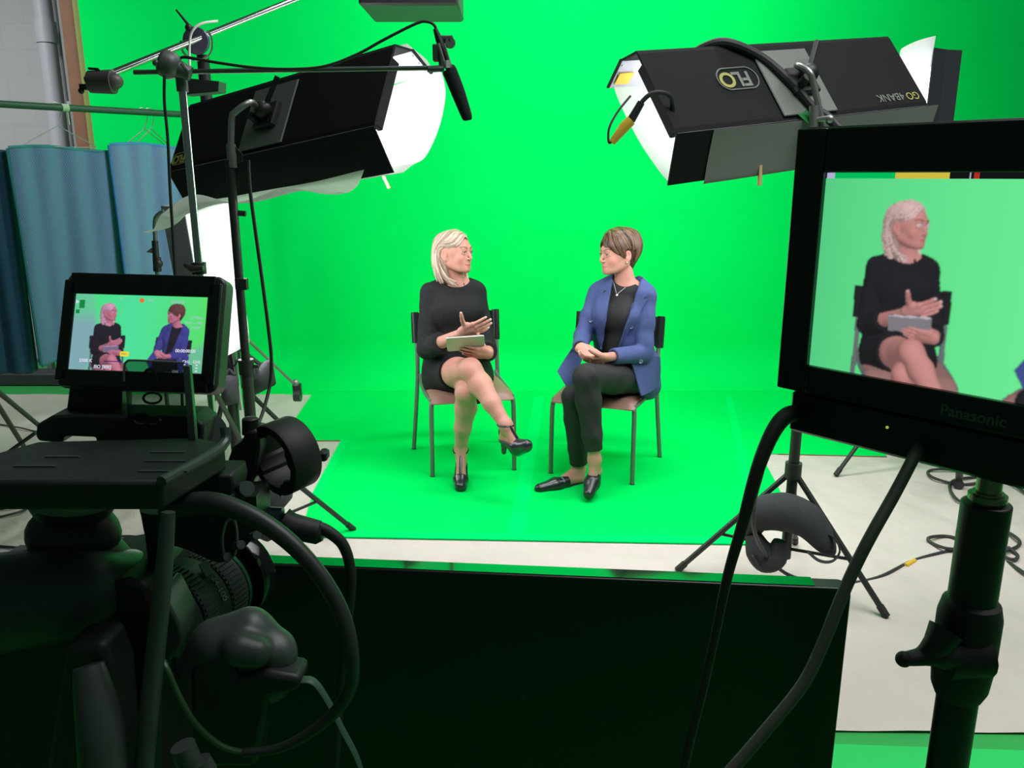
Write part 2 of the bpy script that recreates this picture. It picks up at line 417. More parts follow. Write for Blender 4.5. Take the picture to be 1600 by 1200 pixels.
def quilt_mat(name, c1, c2):
    m = bpy.data.materials.new(name); m.use_nodes = True; nt = m.node_tree; b = nt.nodes['Principled BSDF']; b.inputs['Roughness'].default_value = .9
    uv = nt.nodes.new('ShaderNodeUVMap'); sp = nt.nodes.new('ShaderNodeSeparateXYZ'); nt.links.new(uv.outputs[0], sp.inputs[0])
    def mth(op, a, b_=None):
        n = nt.nodes.new('ShaderNodeMath'); n.operation = op
        for i, x in enumerate((a, b_)):
            if x is None: continue
            if isinstance(x, (int, float)): n.inputs[i].default_value = x
            else: nt.links.new(x, n.inputs[i])
        return n.outputs[0]
    zz = mth('PINGPONG', sp.outputs[1], .030)              # zig-zag quilting lines
    q = mth('ADD', mth('MULTIPLY', sp.outputs[0], 85.0), mth('MULTIPLY', zz, 62.0))
    s = mth('ABSOLUTE', mth('SINE', mth('MULTIPLY', q, math.pi)))
    st = mth('LESS_THAN', s, .35)
    nn = nt.nodes.new('ShaderNodeTexNoise'); nn.inputs['Scale'].default_value = 9; nt.links.new(uv.outputs[0], nn.inputs['Vector'])
    mx = nt.nodes.new('ShaderNodeMixRGB'); mx.inputs[1].default_value = (*c1, 1); mx.inputs[2].default_value = (*c2, 1)
    nt.links.new(mth('MULTIPLY', st, .8), mx.inputs[0]); nt.links.new(mx.outputs[0], b.inputs['Base Color'])
    bp = nt.nodes.new('ShaderNodeBump'); bp.inputs['Strength'].default_value = .3; bp.inputs['Distance'].default_value = .006
    nt.links.new(s, bp.inputs['Height']); nt.links.new(bp.outputs[0], b.inputs['Normal'])
    MATCOL[name] = c1
    return m
Q1 = quilt_mat('quilt_dark_teal', (.012, .075, .13), (.008, .04, .08)); Q2 = quilt_mat('quilt_blue', (.14, .28, .44), (.06, .11, .19)); Q3 = quilt_mat('quilt_pale_blue', (.18, .32, .52), (.09, .16, .28))
B1 = mat('teal_binding', (.03, .22, .24), .7); B2 = mat('blue_binding', (.06, .28, .55), .7)
def blanket(pxa, pxb, ztop, zbot, off, q, bd, label, sl=0.0):
    sa, sb = rail_s(pxa), rail_s(pxb)
    r = thing('moving_blanket', label, 'blanket', tuple(rail_p((sa + sb) / 2, zbot, off)), group=None)
    f = lambda u, v: rail_p(sa + (sb - sa) * u, ztop + (zbot - ztop) * v + .012 * math.sin(u * 5), off + .018 * math.sin(u * 9 + v * 2) * (0.4 + v) + .012 * math.sin(u * 23 + v))
    o = MB().grid(40, 60, f, thick=.012).build('quilt', q, r)
    me = o.data; ul = me.uv_layers.new(name='UVMap'); org = Vector(r['origin'])
    for lp in me.loops:
        w = me.vertices[lp.vertex_index].co + org; ul.data[lp.index].uv = ((w - RA).dot(RD) , w.z)
    bm_ = MB(); n = 40
    bm_.tube([f(i / n, 0) for i in range(n + 1)], .014, 8); bm_.tube([f(0, i / n) for i in range(n + 1)], .014, 8); bm_.tube([f(i / n, 1) for i in range(n + 1)], .014, 8); bm_.tube([f(1, i / n) for i in range(n + 1)], .014, 8)
    bm_.build('binding', bd, r)
    return r
blanket(-60, 27, 1.74, .40, -.07, Q1, mat('dark_binding', (.01, .05, .08), .7), 'dark teal quilted moving blanket at the end of the rail, cut by the picture edge')
blanket(23, 178, 1.75, .44, 0, Q2, B1, 'blue-grey quilted moving blanket with teal edging, next to the dark teal one')
blanket(173, 300, 1.78, .40, .06, Q3, B2, 'pale blue quilted moving blanket hanging behind the small lit lamp')
WIRE = mat('hanger_wire', (.30, .36, .33), .4, .8)
def hanger(px, ztop, label, sw=.2):
    s = rail_s(px); r = thing('wire_hanger', label, 'hanger', tuple(rail_p(s, rz)), group='wire hangers on the blanket rail')
    m = MB(); 
    hk = [rail_p(s - .025, rz - .02), rail_p(s - .022, rz + .018), rail_p(s, rz + .028), rail_p(s + .024, rz + .015), rail_p(s + .028, rz - .03), rail_p(s + .012, rz - .075), rail_p(s, rz - .10)]
    m.tube(hk, .003, 6, smooth=5); m.build('hook', WIRE, r)
    m = MB(); m.tube([rail_p(s, rz - .10), rail_p(s + .02, rz - .12), rail_p(s + sw, rz - .22), rail_p(s + sw - .02, rz - .232), rail_p(s - sw + .02, rz - .232), rail_p(s - sw, rz - .22), rail_p(s - .02, rz - .12), rail_p(s, rz - .10)], .003, 6, smooth=3); m.build('shoulder_wire', WIRE, r)
hanger(104, rz, 'wire hanger on the rail in front of the brown wooden post')
hanger(236, rz, 'wire hanger hooked over the rail in front of the green wall', .15)
hanger(246, rz, 'wire hanger nearest the black light bank, behind another hanger', .13)
# floor things under the blankets
fb = ground(30, 596); 
tag(MB().box((-4.6, 6.25, 0.001), (-3.0, 6.45, .10), bev=.01).build('black_equipment_case', mat('dark_grey_case', (.035, .045, .045), .6)), 'low dark case on the floor beneath the hanging blankets', 'case')
tube_ = MB().tube([ground(40, 590, .04) + Vector((0, -.05, .1)), ground(75, 576, .04) + Vector((0, -.05, .1))], .02, 10)
tube_.box(tuple(ground(76, 592)), tuple(ground(76, 592) + Vector((.04, .05, .20))))
tag(tube_.build('rack_foot', mat('pale_metal', (.3, .34, .33), .5, .5)), 'small pale metal foot with dark tube on the floor below the blankets', 'foot')
# ================================================================== FLUORESCENT BANKS
HOUS = mat('black_corrugated', (.006, .008, .008), .75, spec=.25, noise=.15, scale=12)
INNER = mat('inner_silver', (.50, .48, .56), .35, .4)
PLATE = mat('mount_plate_grey', (.17, .19, .17), .5, .3, noise=.08)
GREYHOUS = mat('grey_door', (.22, .22, .25), .6, noise=.06)
LOGO_Y = mat('logo_yellow', (.42, .40, .10), .6)
LOGO_G = mat('logo_grey', (.20, .22, .19), .6)
TUBEGLOW = emat('fluorescent_glow', (1, .98, 1), 9.0)
def paper_mat(name, col, tr=.75):
    m = bpy.data.materials.new(name); m.use_nodes = True; nt = m.node_tree; nt.nodes.remove(nt.nodes['Principled BSDF'])
    d = nt.nodes.new('ShaderNodeBsdfDiffuse'); t = nt.nodes.new('ShaderNodeBsdfTranslucent'); x = nt.nodes.new('ShaderNodeMixShader')
    d.inputs[0].default_value = (*col, 1); t.inputs[0].default_value = (*col, 1); x.inputs[0].default_value = tr
    nt.links.new(d.outputs[0], x.inputs[1]); nt.links.new(t.outputs[0], x.inputs[2]); nt.links.new(x.outputs[0], nt.nodes['Material Output'].inputs[0])
    MATCOL[name] = col; return m
DIFF = paper_mat('diffusion_paper', (.88, .88, .88))
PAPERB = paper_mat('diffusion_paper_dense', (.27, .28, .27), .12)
GEL = DIFF
def kino(name, label, M, x0=-.61, x1=.61, inner=INNER, house=HOUS, door_l=None, logos=True, doors=True, plate=True, topdoor=(.21, .187), botdoor=(.14, -.27), tubes=4):
    k = thing(name, label, 'studio light', matrix=M)
    h = MB()
    prof = [(.006, -.165), (0, -.165), (-.003, -.15), (-.003, .15), (0, .165), (.085, .204), (.087, .198), (.006, .158)]
    h.prism([(x0, y, z) for y, z in prof], (x1 - x0, 0, 0))
    h.build('housing', house, k, smooth=False)
    MB().box((x0 + .01, .008, -.155), (x1 - .01, .011, .155)).build('reflector', inner, k)
    for x in (x0 + .03, x1 - .055): MB().box((x, .011, -.14), (x + .025, .07, .14), bev=.004).build('lamp_holder', house, k)
    if doors:
        for (yy, zz), sg in ((topdoor, 1), (botdoor, -1)):
            a = Vector((0, .0, .168 * sg)) if sg < 0 else Vector((0, .087, .204)); b = Vector((0, yy, zz)); d = (b - a).normalized(); n = Vector((0, -d.z, d.y)) * (1 if sg > 0 else -1)
            dm = MB(); dm.prism([(x0, a.y, a.z), (x0, b.y, b.z), (x0, b.y + n.y * .005, b.z + n.z * .005), (x0, a.y + n.y * .005, a.z + n.z * .005)], (x1 - x0, 0, 0), 0)
            q = -n * .0015
            dm.prism([(x0 + .01, a.y + q.y, a.z + q.z), (x0 + .01, b.y + q.y, b.z + q.z), (x0 + .01, b.y, b.z), (x0 + .01, a.y, a.z)], (x1 - x0 - .02, 0, 0), 1)
            dm.build('barn_door', [house, inner], k, smooth=False)
        rv = MB()
        for sg, (yy, zz) in ((1, topdoor), (-1, botdoor)):
            for x in (x0 + .02, x1 - .02):
                for t in (.2, .5, .8):
                    a = Vector((x, .087 if sg > 0 else 0, .204 if sg > 0 else -.168)); b = Vector((x, yy, zz)); p = a.lerp(b, t); rv.sphere(p, .005, nu=8, nv=6)
        rv.build('rivet', CHROME, k)['kind'] = 'stuff'
    for i in range(tubes):
        z = -.12 + .24 * i / max(1, tubes - 1)
        MB().tube([(x0 + .05, .055, z), (x1 - .05, .055, z)], .018, 12).build('fluorescent_tube', TUBEGLOW, k)
    if plate:
        MB().box((-.135, -.012, -.155), (.125, -.004, .125), bev=.003).build('mount_plate', PLATE, k)
        r = MB(); r.box((-.05, -.035, -.08), (.07, -.012, .03), bev=.006); r.sphere((.02, -.055, -.02), .035); r.tube([(.02, -.05, -.02), (.10, -.085, .09)], .010, 10); r.tube([(-.02, -.04, -.05), (-.02, -.075, -.05)], .016, 12)
        r.build('ball_mount', BLACK, k)
    return k

def ML_from(t, rows):
    m = Matrix.Identity(4)
    for i in range(3):
        for j in range(3): m[i][j] = rows[i][j]
        m[i][3] = t[i]
    return m
MR = ML_from((1.0074, 3.1523, 1.93), ((0.8792, -0.3288, -0.3451), (0.4639, 0.7518, 0.4668), (0.1064, -0.5715, 0.8140)))
MLL = ML_from((-.9492, 3.4294, 1.8322), ((.8220, .5390, .1820), (-.5552, .6885, .4665), (.1260, -.4850, .8656)))
for M_ in (MR, MLL):                      # clean the rounded rotation
    q = M_.to_quaternion().to_matrix().to_4x4(); q.translation = M_.translation; M_[0], M_[1], M_[2] = q[0], q[1], q[2]

kr = kino('fluorescent_light_bank', 'black four-tube light bank with green tape and a grey paper sheet on its back', MR)
kl = kino('fluorescent_light_bank', 'black four-tube light bank behind the microphone boom, above the small camera screen', MLL)
def ROT180(x, z, y=-.0055): return Matrix.Translation((x, y, z)) @ STAND @ Matrix.Rotation(math.pi, 4, 'Z')
def oval_logo(k, x, z, s=1.0, mm=LOGO_G, y=-.0052):
    P = []
    for i in range(32):
        a = 2 * math.pi * i / 32; cx = .045 * s * (1 if math.cos(a) > 0 else -1); P.append(Vector((x + cx + .045 * s * math.cos(a), y, z + .045 * s * math.sin(a))))
    m = MB(); m.tube(P + [P[0]], .0028 * s, 6, cap=False); m.build('logo_ring', mm, k)
    for i, (ch, dx, mt) in enumerate((('O', -.048, LOGO_Y), ('L', .0, mm), ('F', .038, mm))):
        text_part('logo_letter', ch, .085 * s, Matrix.Translation((x + dx * s, y, z)) @ STAND @ Matrix.Rotation(math.pi, 4, 'Z'), mt, k, bold=.002)
oval_logo(kr, -.25, .02)
text_part('logo_text', '4BANK', .046, ROT180(.43, -.118), LOGO_G, kr)
text_part('logo_text', 'GO', .046, ROT180(.55, -.12), LOGO_Y, kr)
oval_logo(kl, -.545, -.115, .62, LOGO_Y)
# ballast cord draped over the right bank, like a thick band
W = lambda M, p: M @ Vector(p)
cord = [W(MR, p) for p in ((-.33, .12, .20), (-.28, .03, .19), (-.22, -.012, .165), (-.11, -.016, .09), (-.045, -.022, -.03), (.0, -.018, -.14), (.03, -.03, -.19), (.05, -.05, -.30))]
tag(MB().tube(cord, .017, 10, smooth=6).build('power_cable', RUBBER), 'thick black cable draped diagonally over the back of the light bank with green tape', 'cable')
# power connector dangling at its near end
pc = thing('power_connector', 'black cable with yellow connector dangling from the open end of a light bank', 'connector', tuple(W(MR, (-.6, .1, 0))))
e0 = at(1050, 190, 2.85); 
pts = [at(1052, 178, 2.85), at(1046, 150, 2.82), at(1022, 145, 2.80), at(1004, 158, 2.80), at(994, 176, 2.80)]
MB().tube(pts, .0075, 10, smooth=6).build('cable', RUBBER, pc)
MB().tube([at(1002, 160, 2.80), at(986, 188, 2.80)], [.012, .014], 14).build('plug', BLACK, pc)
MB().tube([at(986, 188, 2.80), at(976, 198, 2.80), at(956, 223, 2.80)], [.017, .018, .011], 14).build('plug_sleeve', YELLOW, pc)
MB().tube([at(957, 221, 2.80), at(951, 222, 2.80), at(952, 200, 2.81), at(965, 175, 2.84), at(985, 150, 2.87)], .004, 8, smooth=6).build('thin_wire', RUBBER, pc)
wr = MB()
for i, (z_) in enumerate((.05, .04, .03)): wr.box((-.60 + .0, .13 + i * .03, .188 + i * .012), (-.53, .142 + i * .03, .1895 + i * .012))
MB().prism([(-.59, .14, .1915), (-.59, .19, .1865), (-.53, .19, .1865), (-.53, .14, .1915)], (0, 0, -.003)).build('caution_sticker', YELLOW, kr)

# paper / gel clipped to the banks
def ribbon(name, M, prof, x0, x1, material, label, cat, wob=.01, group=None, nx=40, seed=0, edge=None):
    P = smooth_path([(0, y, z) for y, z in prof], 6); n = len(P) - 1; rnd = random.Random(seed); ph = rnd.random() * 6
    def f(u, v):
        k = v * n; i = min(n - 1, int(k)); p = P[i].lerp(P[i + 1], k - i)
        x = x0 + (x1 - x0) * u
        if edge: p = p + Vector(edge(u, v))
        return M @ Vector((x + p.x, p.y + wob * math.sin(u * 11 + ph + v * 3), p.z + wob * math.cos(u * 8 + v * 4 + ph)))
    return tag(MB().grid(nx, n, f, thick=.0008).build(name, material), label, cat, group)
# right bank: glowing paper in front of the tubes and the sheet folded over the lower door
ribbon('diffusion_paper', MR, [(.212, .186), (.215, .10), (.20, -.05), (.17, -.17), (.145, -.24)], -.585, .66, DIFF, 'glowing white diffusion paper on the light bank with the yellow connector', 'diffusion paper')
ribbon('paper_sheet', MR, [(-.006, -.176), (.034, -.204), (.094, -.248), (.135, -.280), (.148, -.279)], -.46, .66, PAPERB, 'grey-looking paper sheet folded over a light bank flap, held by green tape', 'paper sheet', .0008)
tg = MB(); tg.prism([W(MR, p) for p in ((-.105, -.008, -.095), (-.055, -.008, -.07), (.02, -.012, -.20), (-.035, -.012, -.225))], W(MR, (0, -.002, 0)) - W(MR, (0, 0, 0)))
tag(tg.build('gaffer_tape', mat('dark_green_tape', (.0, .20, .035), .6), smooth=False), 'dark green tape piece holding the grey paper sheet on the light bank', 'tape')
# left bank: glowing paper bulging past the far end, and the loose curled lower edge
ribbon('diffusion_paper', MLL, [(.215, .19), (.275, .13), (.285, 0), (.25, -.14), (.19, -.21), (.145, -.27)], -.60, .645, DIFF, 'brightly glowing diffusion paper bulging out beside the shotgun microphone', 'diffusion paper', .012)
def curl(u, v): return (-.02 * v, -.03 * v * math.sin(u * 5), -.05 * v * math.sin(u * 7 + 1) ** 2 - (.06 * v if u < .12 else 0))
ribbon('paper_sheet', MLL, [(.10, -.275), (.09, -.31), (.05, -.335), (.0, -.34)], -.66, .50, DIFF, 'pale curling lower edge of paper hanging from the light bank behind the boom', 'paper sheet', .008, edge=curl)
ribbon('paper_sheet', MLL, [(.22, .20), (.18, .225), (.12, .225), (.06, .215)], -.50, .60, DIFF, 'thin pale paper edge lying over the top flap of the light bank behind the boom', 'paper sheet', .006)

PEG = mat('clothespin_wood', (.62, .42, .20), .6)
def clothespin(p, d, label):
    p = Vector(p); d = Vector(d).normalized(); t = thing('clothespin', label, 'clothespin', tuple(p), group='wooden clothespins on the light banks')
    _, u, w = frame_from(d)
    for s in (-1, 1):
        m = MB(); a = p + u * .004 * s; b = p + d * .07 + u * .009 * s
        m.prism([a - w * .005 - u * .003, a + w * .005 - u * .003, a + w * .005 + u * .003, a - w * .005 + u * .003], b - a); m.build('peg_half', PEG, t)
    MB().tube([p + d * .03 - w * .007, p + d * .03 + w * .007], .006, 10).build('spring', GREYMETAL, t)
clothespin(at(1188, 258, 3.02), (0, -.1, -1), 'wooden clothespin under the grey paper sheet, above the mat')
clothespin(at(596, 268, 3.35), (.45, -.1, -1), 'wooden clothespin under the glowing paper below the microphone boom')

# ------------------------------------------------------------------ stands
STANDB = mat('stand_black', (.028, .032, .03), .42, .2, noise=.15)
def tripod_stand(name, label, base, hub_z, feet, top, pole_r=.014, m=STANDB, legm=STANDB, extra=None, cat='light stand', foot_z=.012, brace=True):
    bx, by = base; t = thing(name, label, cat, (bx, by, 0))
    MB().tube([(bx, by, .12), (bx, by, hub_z + .35)], pole_r * 1.35, 14).build('lower_pole', legm, t)
    MB().tube([(bx, by, hub_z + .3)] + [top], pole_r, 14).build('upper_pole', m, t)
    MB().tube([(bx, by, hub_z - .03), (bx, by, hub_z + .03)], pole_r * 2.1, 16).build('collar', BLACK, t)
    MB().tube([(bx, by, hub_z + .32), (bx, by, hub_z + .38)], pole_r * 1.8, 14).tube([(bx + .01, by, hub_z + .35), (bx + .05, by, hub_z + .35)], .008, 8).build('collar', BLACK, t)
    for f in feet:
        f = Vector((f[0], f[1], foot_z)); h = Vector((bx, by, hub_z))
        l = MB().tube([h, f], .0115, 10).build('leg', legm, t)
        MB().tube([f + (h - f).normalized() * .045, f], .0145, 10).build('rubber_foot', RUBBER, l)
        l2 = [x for x in bpy.data.objects if x.parent == l][0]; l2.data.transform(Matrix.Translation(-Vector((bx, by, 0))))
        if brace: MB().tube([h.lerp(f, .62), (bx, by, .16)], .007, 8).build('brace', legm, t)
    return t
# right stand
rb = (1.09, 3.03)
rtop = at(1272, 190, 3.03)
sr = tripod_stand('light_stand', 'black tripod stand with a sandbag across its legs, beside the green mat', rb, .49,
                  [(.684, 3.134), (1.388, 2.763), (1.26, 3.40)], (1.09, 3.03, at(1270, 200, 3.03).z), .015)
yk = MB(); yk.tube([(1.09, 3.03, at(1270, 200, 3.03).z), at(1272, 135, 3.03), at(1264, 112, 3.03), at(1245, 102, 3.08), W(MR, (.03, -.05, -.02))], .011, 10, smooth=5)
yk.tube([at(1272, 200, 3.03), at(1272, 165, 3.03)], .017, 12); yk.build('gooseneck', GREYMETAL, sr)
kn = MB(); kn.tube([at(1272, 188, 3.03), at(1297, 184, 2.99)], .009, 10); kn.sphere(at(1297, 186, 2.99), .014); kn.build('knob', GREYMETAL, sr)
# left stand
lb_ = (-1.07, 3.25)
sl = tripod_stand('light_stand', 'black stand behind the boom, one leg reaching the edge of the green mat', lb_, .50,
                  [(-.73, 3.54), (-1.45, 3.45), (-1.10, 2.82)], (-1.07, 3.25, at(372, 250, 3.25).z), .017)
yk = MB(); zt = at(372, 250, 3.25).z
yk.tube([(-1.07, 3.25, zt - .05), at(362, 190, 3.25), at(368, 175, 3.25), at(392, 160, 3.28), W(MLL, (-.02, -.05, -.01))], .012, 10, smooth=5)
yk.tube([at(363, 262, 3.25), at(361, 225, 3.25)], .018, 12); yk.build('gooseneck', GREYMETAL, sl)
MB().prism([at(367, 230, 3.2), at(378, 240, 3.2), at(379, 252, 3.2), at(372, 254, 3.2)], (0, .012, 0)).build('knob', BLACK, sl); MB().tube([at(372, 333, 3.2), at(384, 334, 3.2)], .011, 10).build('knob', BLACK, sl); MB().box(tuple(at(367, 445, 3.2) - Vector((.0, .0, .02))), tuple(at(384, 436, 3.2) + Vector((.0, .03, .0)))).build('knob', BLACK, sl)

# sandbags
SAND = mat('sandbag_cloth', (.035, .038, .042), .85, noise=.25, bump=.25)
def sausage(m, pts, radii, flat=.62, seg=18): m.tube(pts, radii, seg, smooth=6, flat=flat)
sb = thing('sandbag', 'black saddle sandbag slumped over the legs of the stand beside the green mat', 'sandbag', (1.09, 3.0, .2))
m = MB(); sausage(m, [at(1172, 838, 3.02), at(1185, 806, 2.99), at(1225, 800, 2.94), at(1262, 815, 2.90), at(1290, 850, 2.86), at(1303, 866, 2.85)], [.028, .068, .078, .070, .042, .010], .9)
m.build('bag', SAND, sb)
m = MB(); sausage(m, [at(1177, 835, 2.97), at(1185, 858, 2.95), at(1197, 872, 2.94), at(1212, 868, 2.93), at(1218, 845, 2.93)], [.03, .055, .06, .05, .025], .9)
m.build('bag', SAND, sb)
m = MB(); m.tube([at(1262, 862, 2.84), at(1280, 876, 2.82), at(1300, 877, 2.80), at(1312, 862, 2.80), at(1305, 842, 2.82), at(1292, 836, 2.85)], .013, 8, smooth=6, flat=.25); m.build('strap', SAND, sb)
m = MB(); m.tube([at(1176, 868, 2.9), at(1190, 886, 2.9), at(1203, 887, 2.9), at(1210, 872, 2.9)], .010, 8, smooth=5, flat=.4); m.build('strap', SAND, sb)
sb2 = thing('sandbag', 'black sandbag on the legs of the stand next to the round shock mount', 'sandbag', (-1.07, 3.2, .1))
m = MB(); sausage(m, [at(372, 742, 3.1), at(392, 748, 3.1), at(425, 770, 3.1), at(447, 788, 3.1)], [.05, .1, .12, .045], .8); sausage(m, [at(385, 780, 3.05), at(410, 810, 3.05), at(430, 835, 3.05)], [.06, .09, .05], .8); m.build('bag', SAND, sb2)
MB().tube([at(410, 765, 3.0), at(418, 790, 3.0), at(414, 830, 3.0)], .012, 8, smooth=5, flat=.3).build('strap', SAND, sb2)

# ------------------------------------------------------------------ far left standing lamp
def upright_matrix(p, face, tilt=0.0):
    face = Vector(face).normalized(); z = Vector((0, 0, 1)); x = face.cross(z).normalized(); zz = x.cross(face).normalized()
    # local x is the long axis -> world up ; local y -> face
    M = Matrix.Identity(4); up = zz; side = face.cross(up)
    for i in range(3): M[i][0] = up[i]; M[i][1] = face[i]; M[i][2] = up.cross(face)[i]; M[i][3] = p[i]
    return M
p3 = at(306, 400, 4.35)
M3 = upright_matrix(Vector((p3.x, 4.35, at(283, 440, 4.35).z)), (.93, -.30, 0)) @ Matrix.Rotation(math.radians(7), 4, 'Y')
k3 = kino('fluorescent_light_bank', 'grey upright light bank glowing white behind the small camera screen', M3, -.38, .42, inner=mat('white_door', (.75, .75, .78), .5), house=GREYHOUS, plate=False, topdoor=(.13, .17), botdoor=(.15, -.19))
ribbon('diffusion_paper', M3, [(.13, .17), (.17, .10), (.17, -.08), (.145, -.18)], -.37, .42, DIFF, 'white glowing paper on the upright light bank behind the small camera screen', 'diffusion paper', .006)
area_light('standing_lamp_left', M3 @ Vector((0, .33, 0)), M3 @ Vector((0, 2, 0)), .45, .9, 8)
p4 = at(1458, 120, 4.3)
M4 = upright_matrix(Vector((p4.x + .07, 4.3, at(1478, 62, 4.3).z - .62)), (-.95, .15, 0))
k4 = kino('fluorescent_light_bank', 'dark upright light bank mostly hidden behind the top of the big monitor', M4, -.55, .55, inner=mat('white_door2', (.7, .68, .8), .5), house=mat('slate_door', (.04, .045, .055), .5, .1), plate=False, topdoor=(.16, .27), botdoor=(.16, -.27))
ribbon('diffusion_paper', M4, [(.16, .27), (.20, .14), (.20, -.1), (.16, -.27)], -.5, .60, DIFF, 'white paper glowing on the upright light bank behind the big monitor', 'diffusion paper', .006)
area_light('standing_lamp_right', M4 @ Vector((0, .33, 0)), M4 @ Vector((0, 2, 0)), .45, .9, 8)
tripod_stand('light_stand', 'stand of the upright light bank hidden behind the big monitor', (p4.x + .10, 4.42), .5, [(p4.x - .3, 4.25), (p4.x + .5, 4.2), (p4.x + .15, 4.85)], (p4.x + .10, 4.42, 1.7), .014)

# its stand, a grip head and hanging sandbags
cs = thing('wheeled_stand', 'chrome wheeled stand behind the small camera screen with a braced leg and caster', 'light stand', (-1.62, 4.5, 0))
cx, cy_ = at(372, 560, 4.45).x, 4.45
MB().tube([at(358, 500, 4.4), at(378, 640, 4.4)], .014, 12).build('pole', CHROME, cs)
MB().tube([at(354, 500, 4.45), at(362, 600, 4.45)], .012, 12).build('pole', GREYMETAL, cs)
lg = MB().tube([at(355, 500, 4.4), at(462, 602, 4.75)], .009, 10).build('leg', GREYMETAL, cs)
MB().tube([at(356, 530, 4.4), at(425, 584, 4.45)], .012, 10).build('leg', DARKMETAL, cs)
MB().sphere(at(355, 498, 4.38), .02).build('joint', GREYMETAL, cs); MB().sphere(at(462, 598, 4.75), .022).build('joint', GREYMETAL, cs)
m = MB(); w0 = at(465, 618, 4.76); m.tube([w0 + Vector((-.02, 0, 0)), w0 + Vector((.02, 0, 0))], .036, 18); m.box(tuple(w0 + Vector((-.025, -.01, 0))), tuple(w0 + Vector((.025, .01, .075)))); m.build('caster', DARKMETAL, cs)
m = MB(); m.tube([at(352, 530, 4.38), at(368, 540, 4.36), at(374, 556, 4.36), at(366, 572, 4.38)], .006, 8, smooth=6); m.build('cable', RUBBER, cs)
q = at(398, 575, 4.3)
t = thing('sandbag', 'flat grey-black sandbag hanging behind the stand pole near the mat', 'sandbag', tuple(at(405, 600, 4.35)))
P = [at(388, 577, 4.3), at(424, 561, 4.3), at(431, 600, 4.3), at(393, 619, 4.3)]
def bagf(P, th):
    def f(u, v):
        p = P[0].lerp(P[1], u).lerp(P[3].lerp(P[2], u), v); return p + Vector((0, -th * (math.sin(math.pi * u) * math.sin(math.pi * v)) ** .5, 0))
    return f
MB().grid(20, 14, bagf(P, .07), thick=.004).grid(20, 14, bagf(P, -.03), thick=.004).build('bag', SAND, t)
MB().tube([at(392, 577, 4.28), at(386, 560, 4.34), at(372, 560, 4.38)], .009, 8, smooth=4, flat=.4).build('strap', SAND, t)
t = thing('sandbag', 'small grey sandbag hanging on the chrome stand beside the small camera screen', 'sandbag', tuple(at(363, 610, 4.3)))
P = [at(347, 587, 4.25), at(372, 588, 4.25), at(373, 628, 4.25), at(349, 634, 4.25)]
MB().grid(16, 14, bagf(P, .07), thick=.004).grid(16, 14, bagf(P, -.03), thick=.004).build('bag', mat('sandbag_grey', (.06, .06, .068), .9, noise=.2, bump=.2), t)
MB().tube([at(352, 588, 4.25), at(358, 578, 4.28), at(367, 587, 4.25)], .008, 8, smooth=4).build('strap', SAND, t)
# bent pipe left of the lamp
t = thing('grip_stand', 'thin bent grey-green pipe stand with clamp, in front of the pale blue blanket', 'grip stand', tuple(ground(243, 760)))
gx = at(250, 520, 4.0).x
for a in (.5, 2.6, 4.7): MB().tube([(gx, 4.0, .35), (gx + .3 * math.cos(a), 4.0 + .3 * math.sin(a), .012)], .009, 8).build('leg', STANDB, t)
MB().tube([at(256, 330, 4.0), at(245, 338, 4.0), at(242, 352, 4.0), at(244, 400, 4.0), at(246, 430, 4.0), at(250, 520, 4.0), Vector((at(250, 520, 4.0).x, 4.0, .02))], .010, 10, smooth=4).build('pipe', mat('greygreen_metal', (.12, .17, .15), .45, .5), t)
m = MB(); m.tube([at(242, 376, 4.0), at(244, 404, 4.0)], .015, 12); m.tube([at(245, 402, 4), at(246, 424, 4)], .019, 10); m.sphere(at(247, 412, 3.99), .022); m.build('clamp', BLACK, t)
m = MB(); m.prism([at(228, 394, 4.0), at(237, 387, 4.0), at(244, 389, 4.0), at(240, 396, 4.0)], (0, .012, 0)); m.build('wing_knob', GREYMETAL, t)
t = tag(MB().box(tuple(at(357, 410, 4.5)), tuple(at(365, 398, 4.5) + Vector((0, .03, 0)))).tube([at(360, 412, 4.48), at(361, 440, 4.48)], .012, 8).build('cable_connector', [YELLOW]), 'small yellow and black connector beside the glowing upright lamp', 'connector')

# ------------------------------------------------------------------ silver boom arm with pivot, far left
bs = thing('boom_stand', 'silver boom arm on a black post crossing in front of the green wall', 'boom stand', (at(313, 120, 4.4).x, 4.4, 0))
ba0, ba1 = at(160, 121, 4.1), at(520, -24, 4.8)
MB().tube([ba0, ba1], .017, 14).build('arm', CHROME, bs)
pv = at(312, 66, 4.42)
m = MB(); m.lathe([(.0, -.012), (.062, -.012), (.065, -.008), (.065, .008), (.062, .012), (0, .012)], pv + Vector((0, -.045, 0)), (0, 1, 0), 24); m.build('pivot_plate', mat('pivot_violet', (.17, .14, .26), .4, .5), bs)
m = MB(); m.tube([pv + Vector((-.075, -.05, .0)), pv + Vector((-.07, -.05, -.05)), pv + Vector((-.03, -.05, -.085)), pv + Vector((.03, -.05, -.085)), pv + Vector((.07, -.05, -.05)), pv + Vector((.078, -.05, .01)), pv + Vector((.06, -.05, .045))], .006, 8, smooth=6); m.sphere(pv + Vector((0, -.055, 0)), .012); m.build('arc_slot', CHROME, bs)
m = MB(); m.tube([pv + Vector((-.02, -.05, .06)), pv + Vector((-.08, -.06, .14))], [.008, .005], 10); m.sphere(pv + Vector((-.03, -.05, .06)), .018); m.build('lock_lever', BLACK, bs)
MB().tube([pv + Vector((.01, 0, -.06)), (pv.x + .01, 4.42, .1)], .03, 14).build('post', mat('post_black', (.03, .03, .035), .35, .3), bs)
for a in (.4, 2.5, 4.6): MB().tube([(pv.x, 4.42, .55), (pv.x + .45 * math.cos(a), 4.42 + .35 * math.sin(a), .012)], .013, 10).build('leg', STANDB, bs)
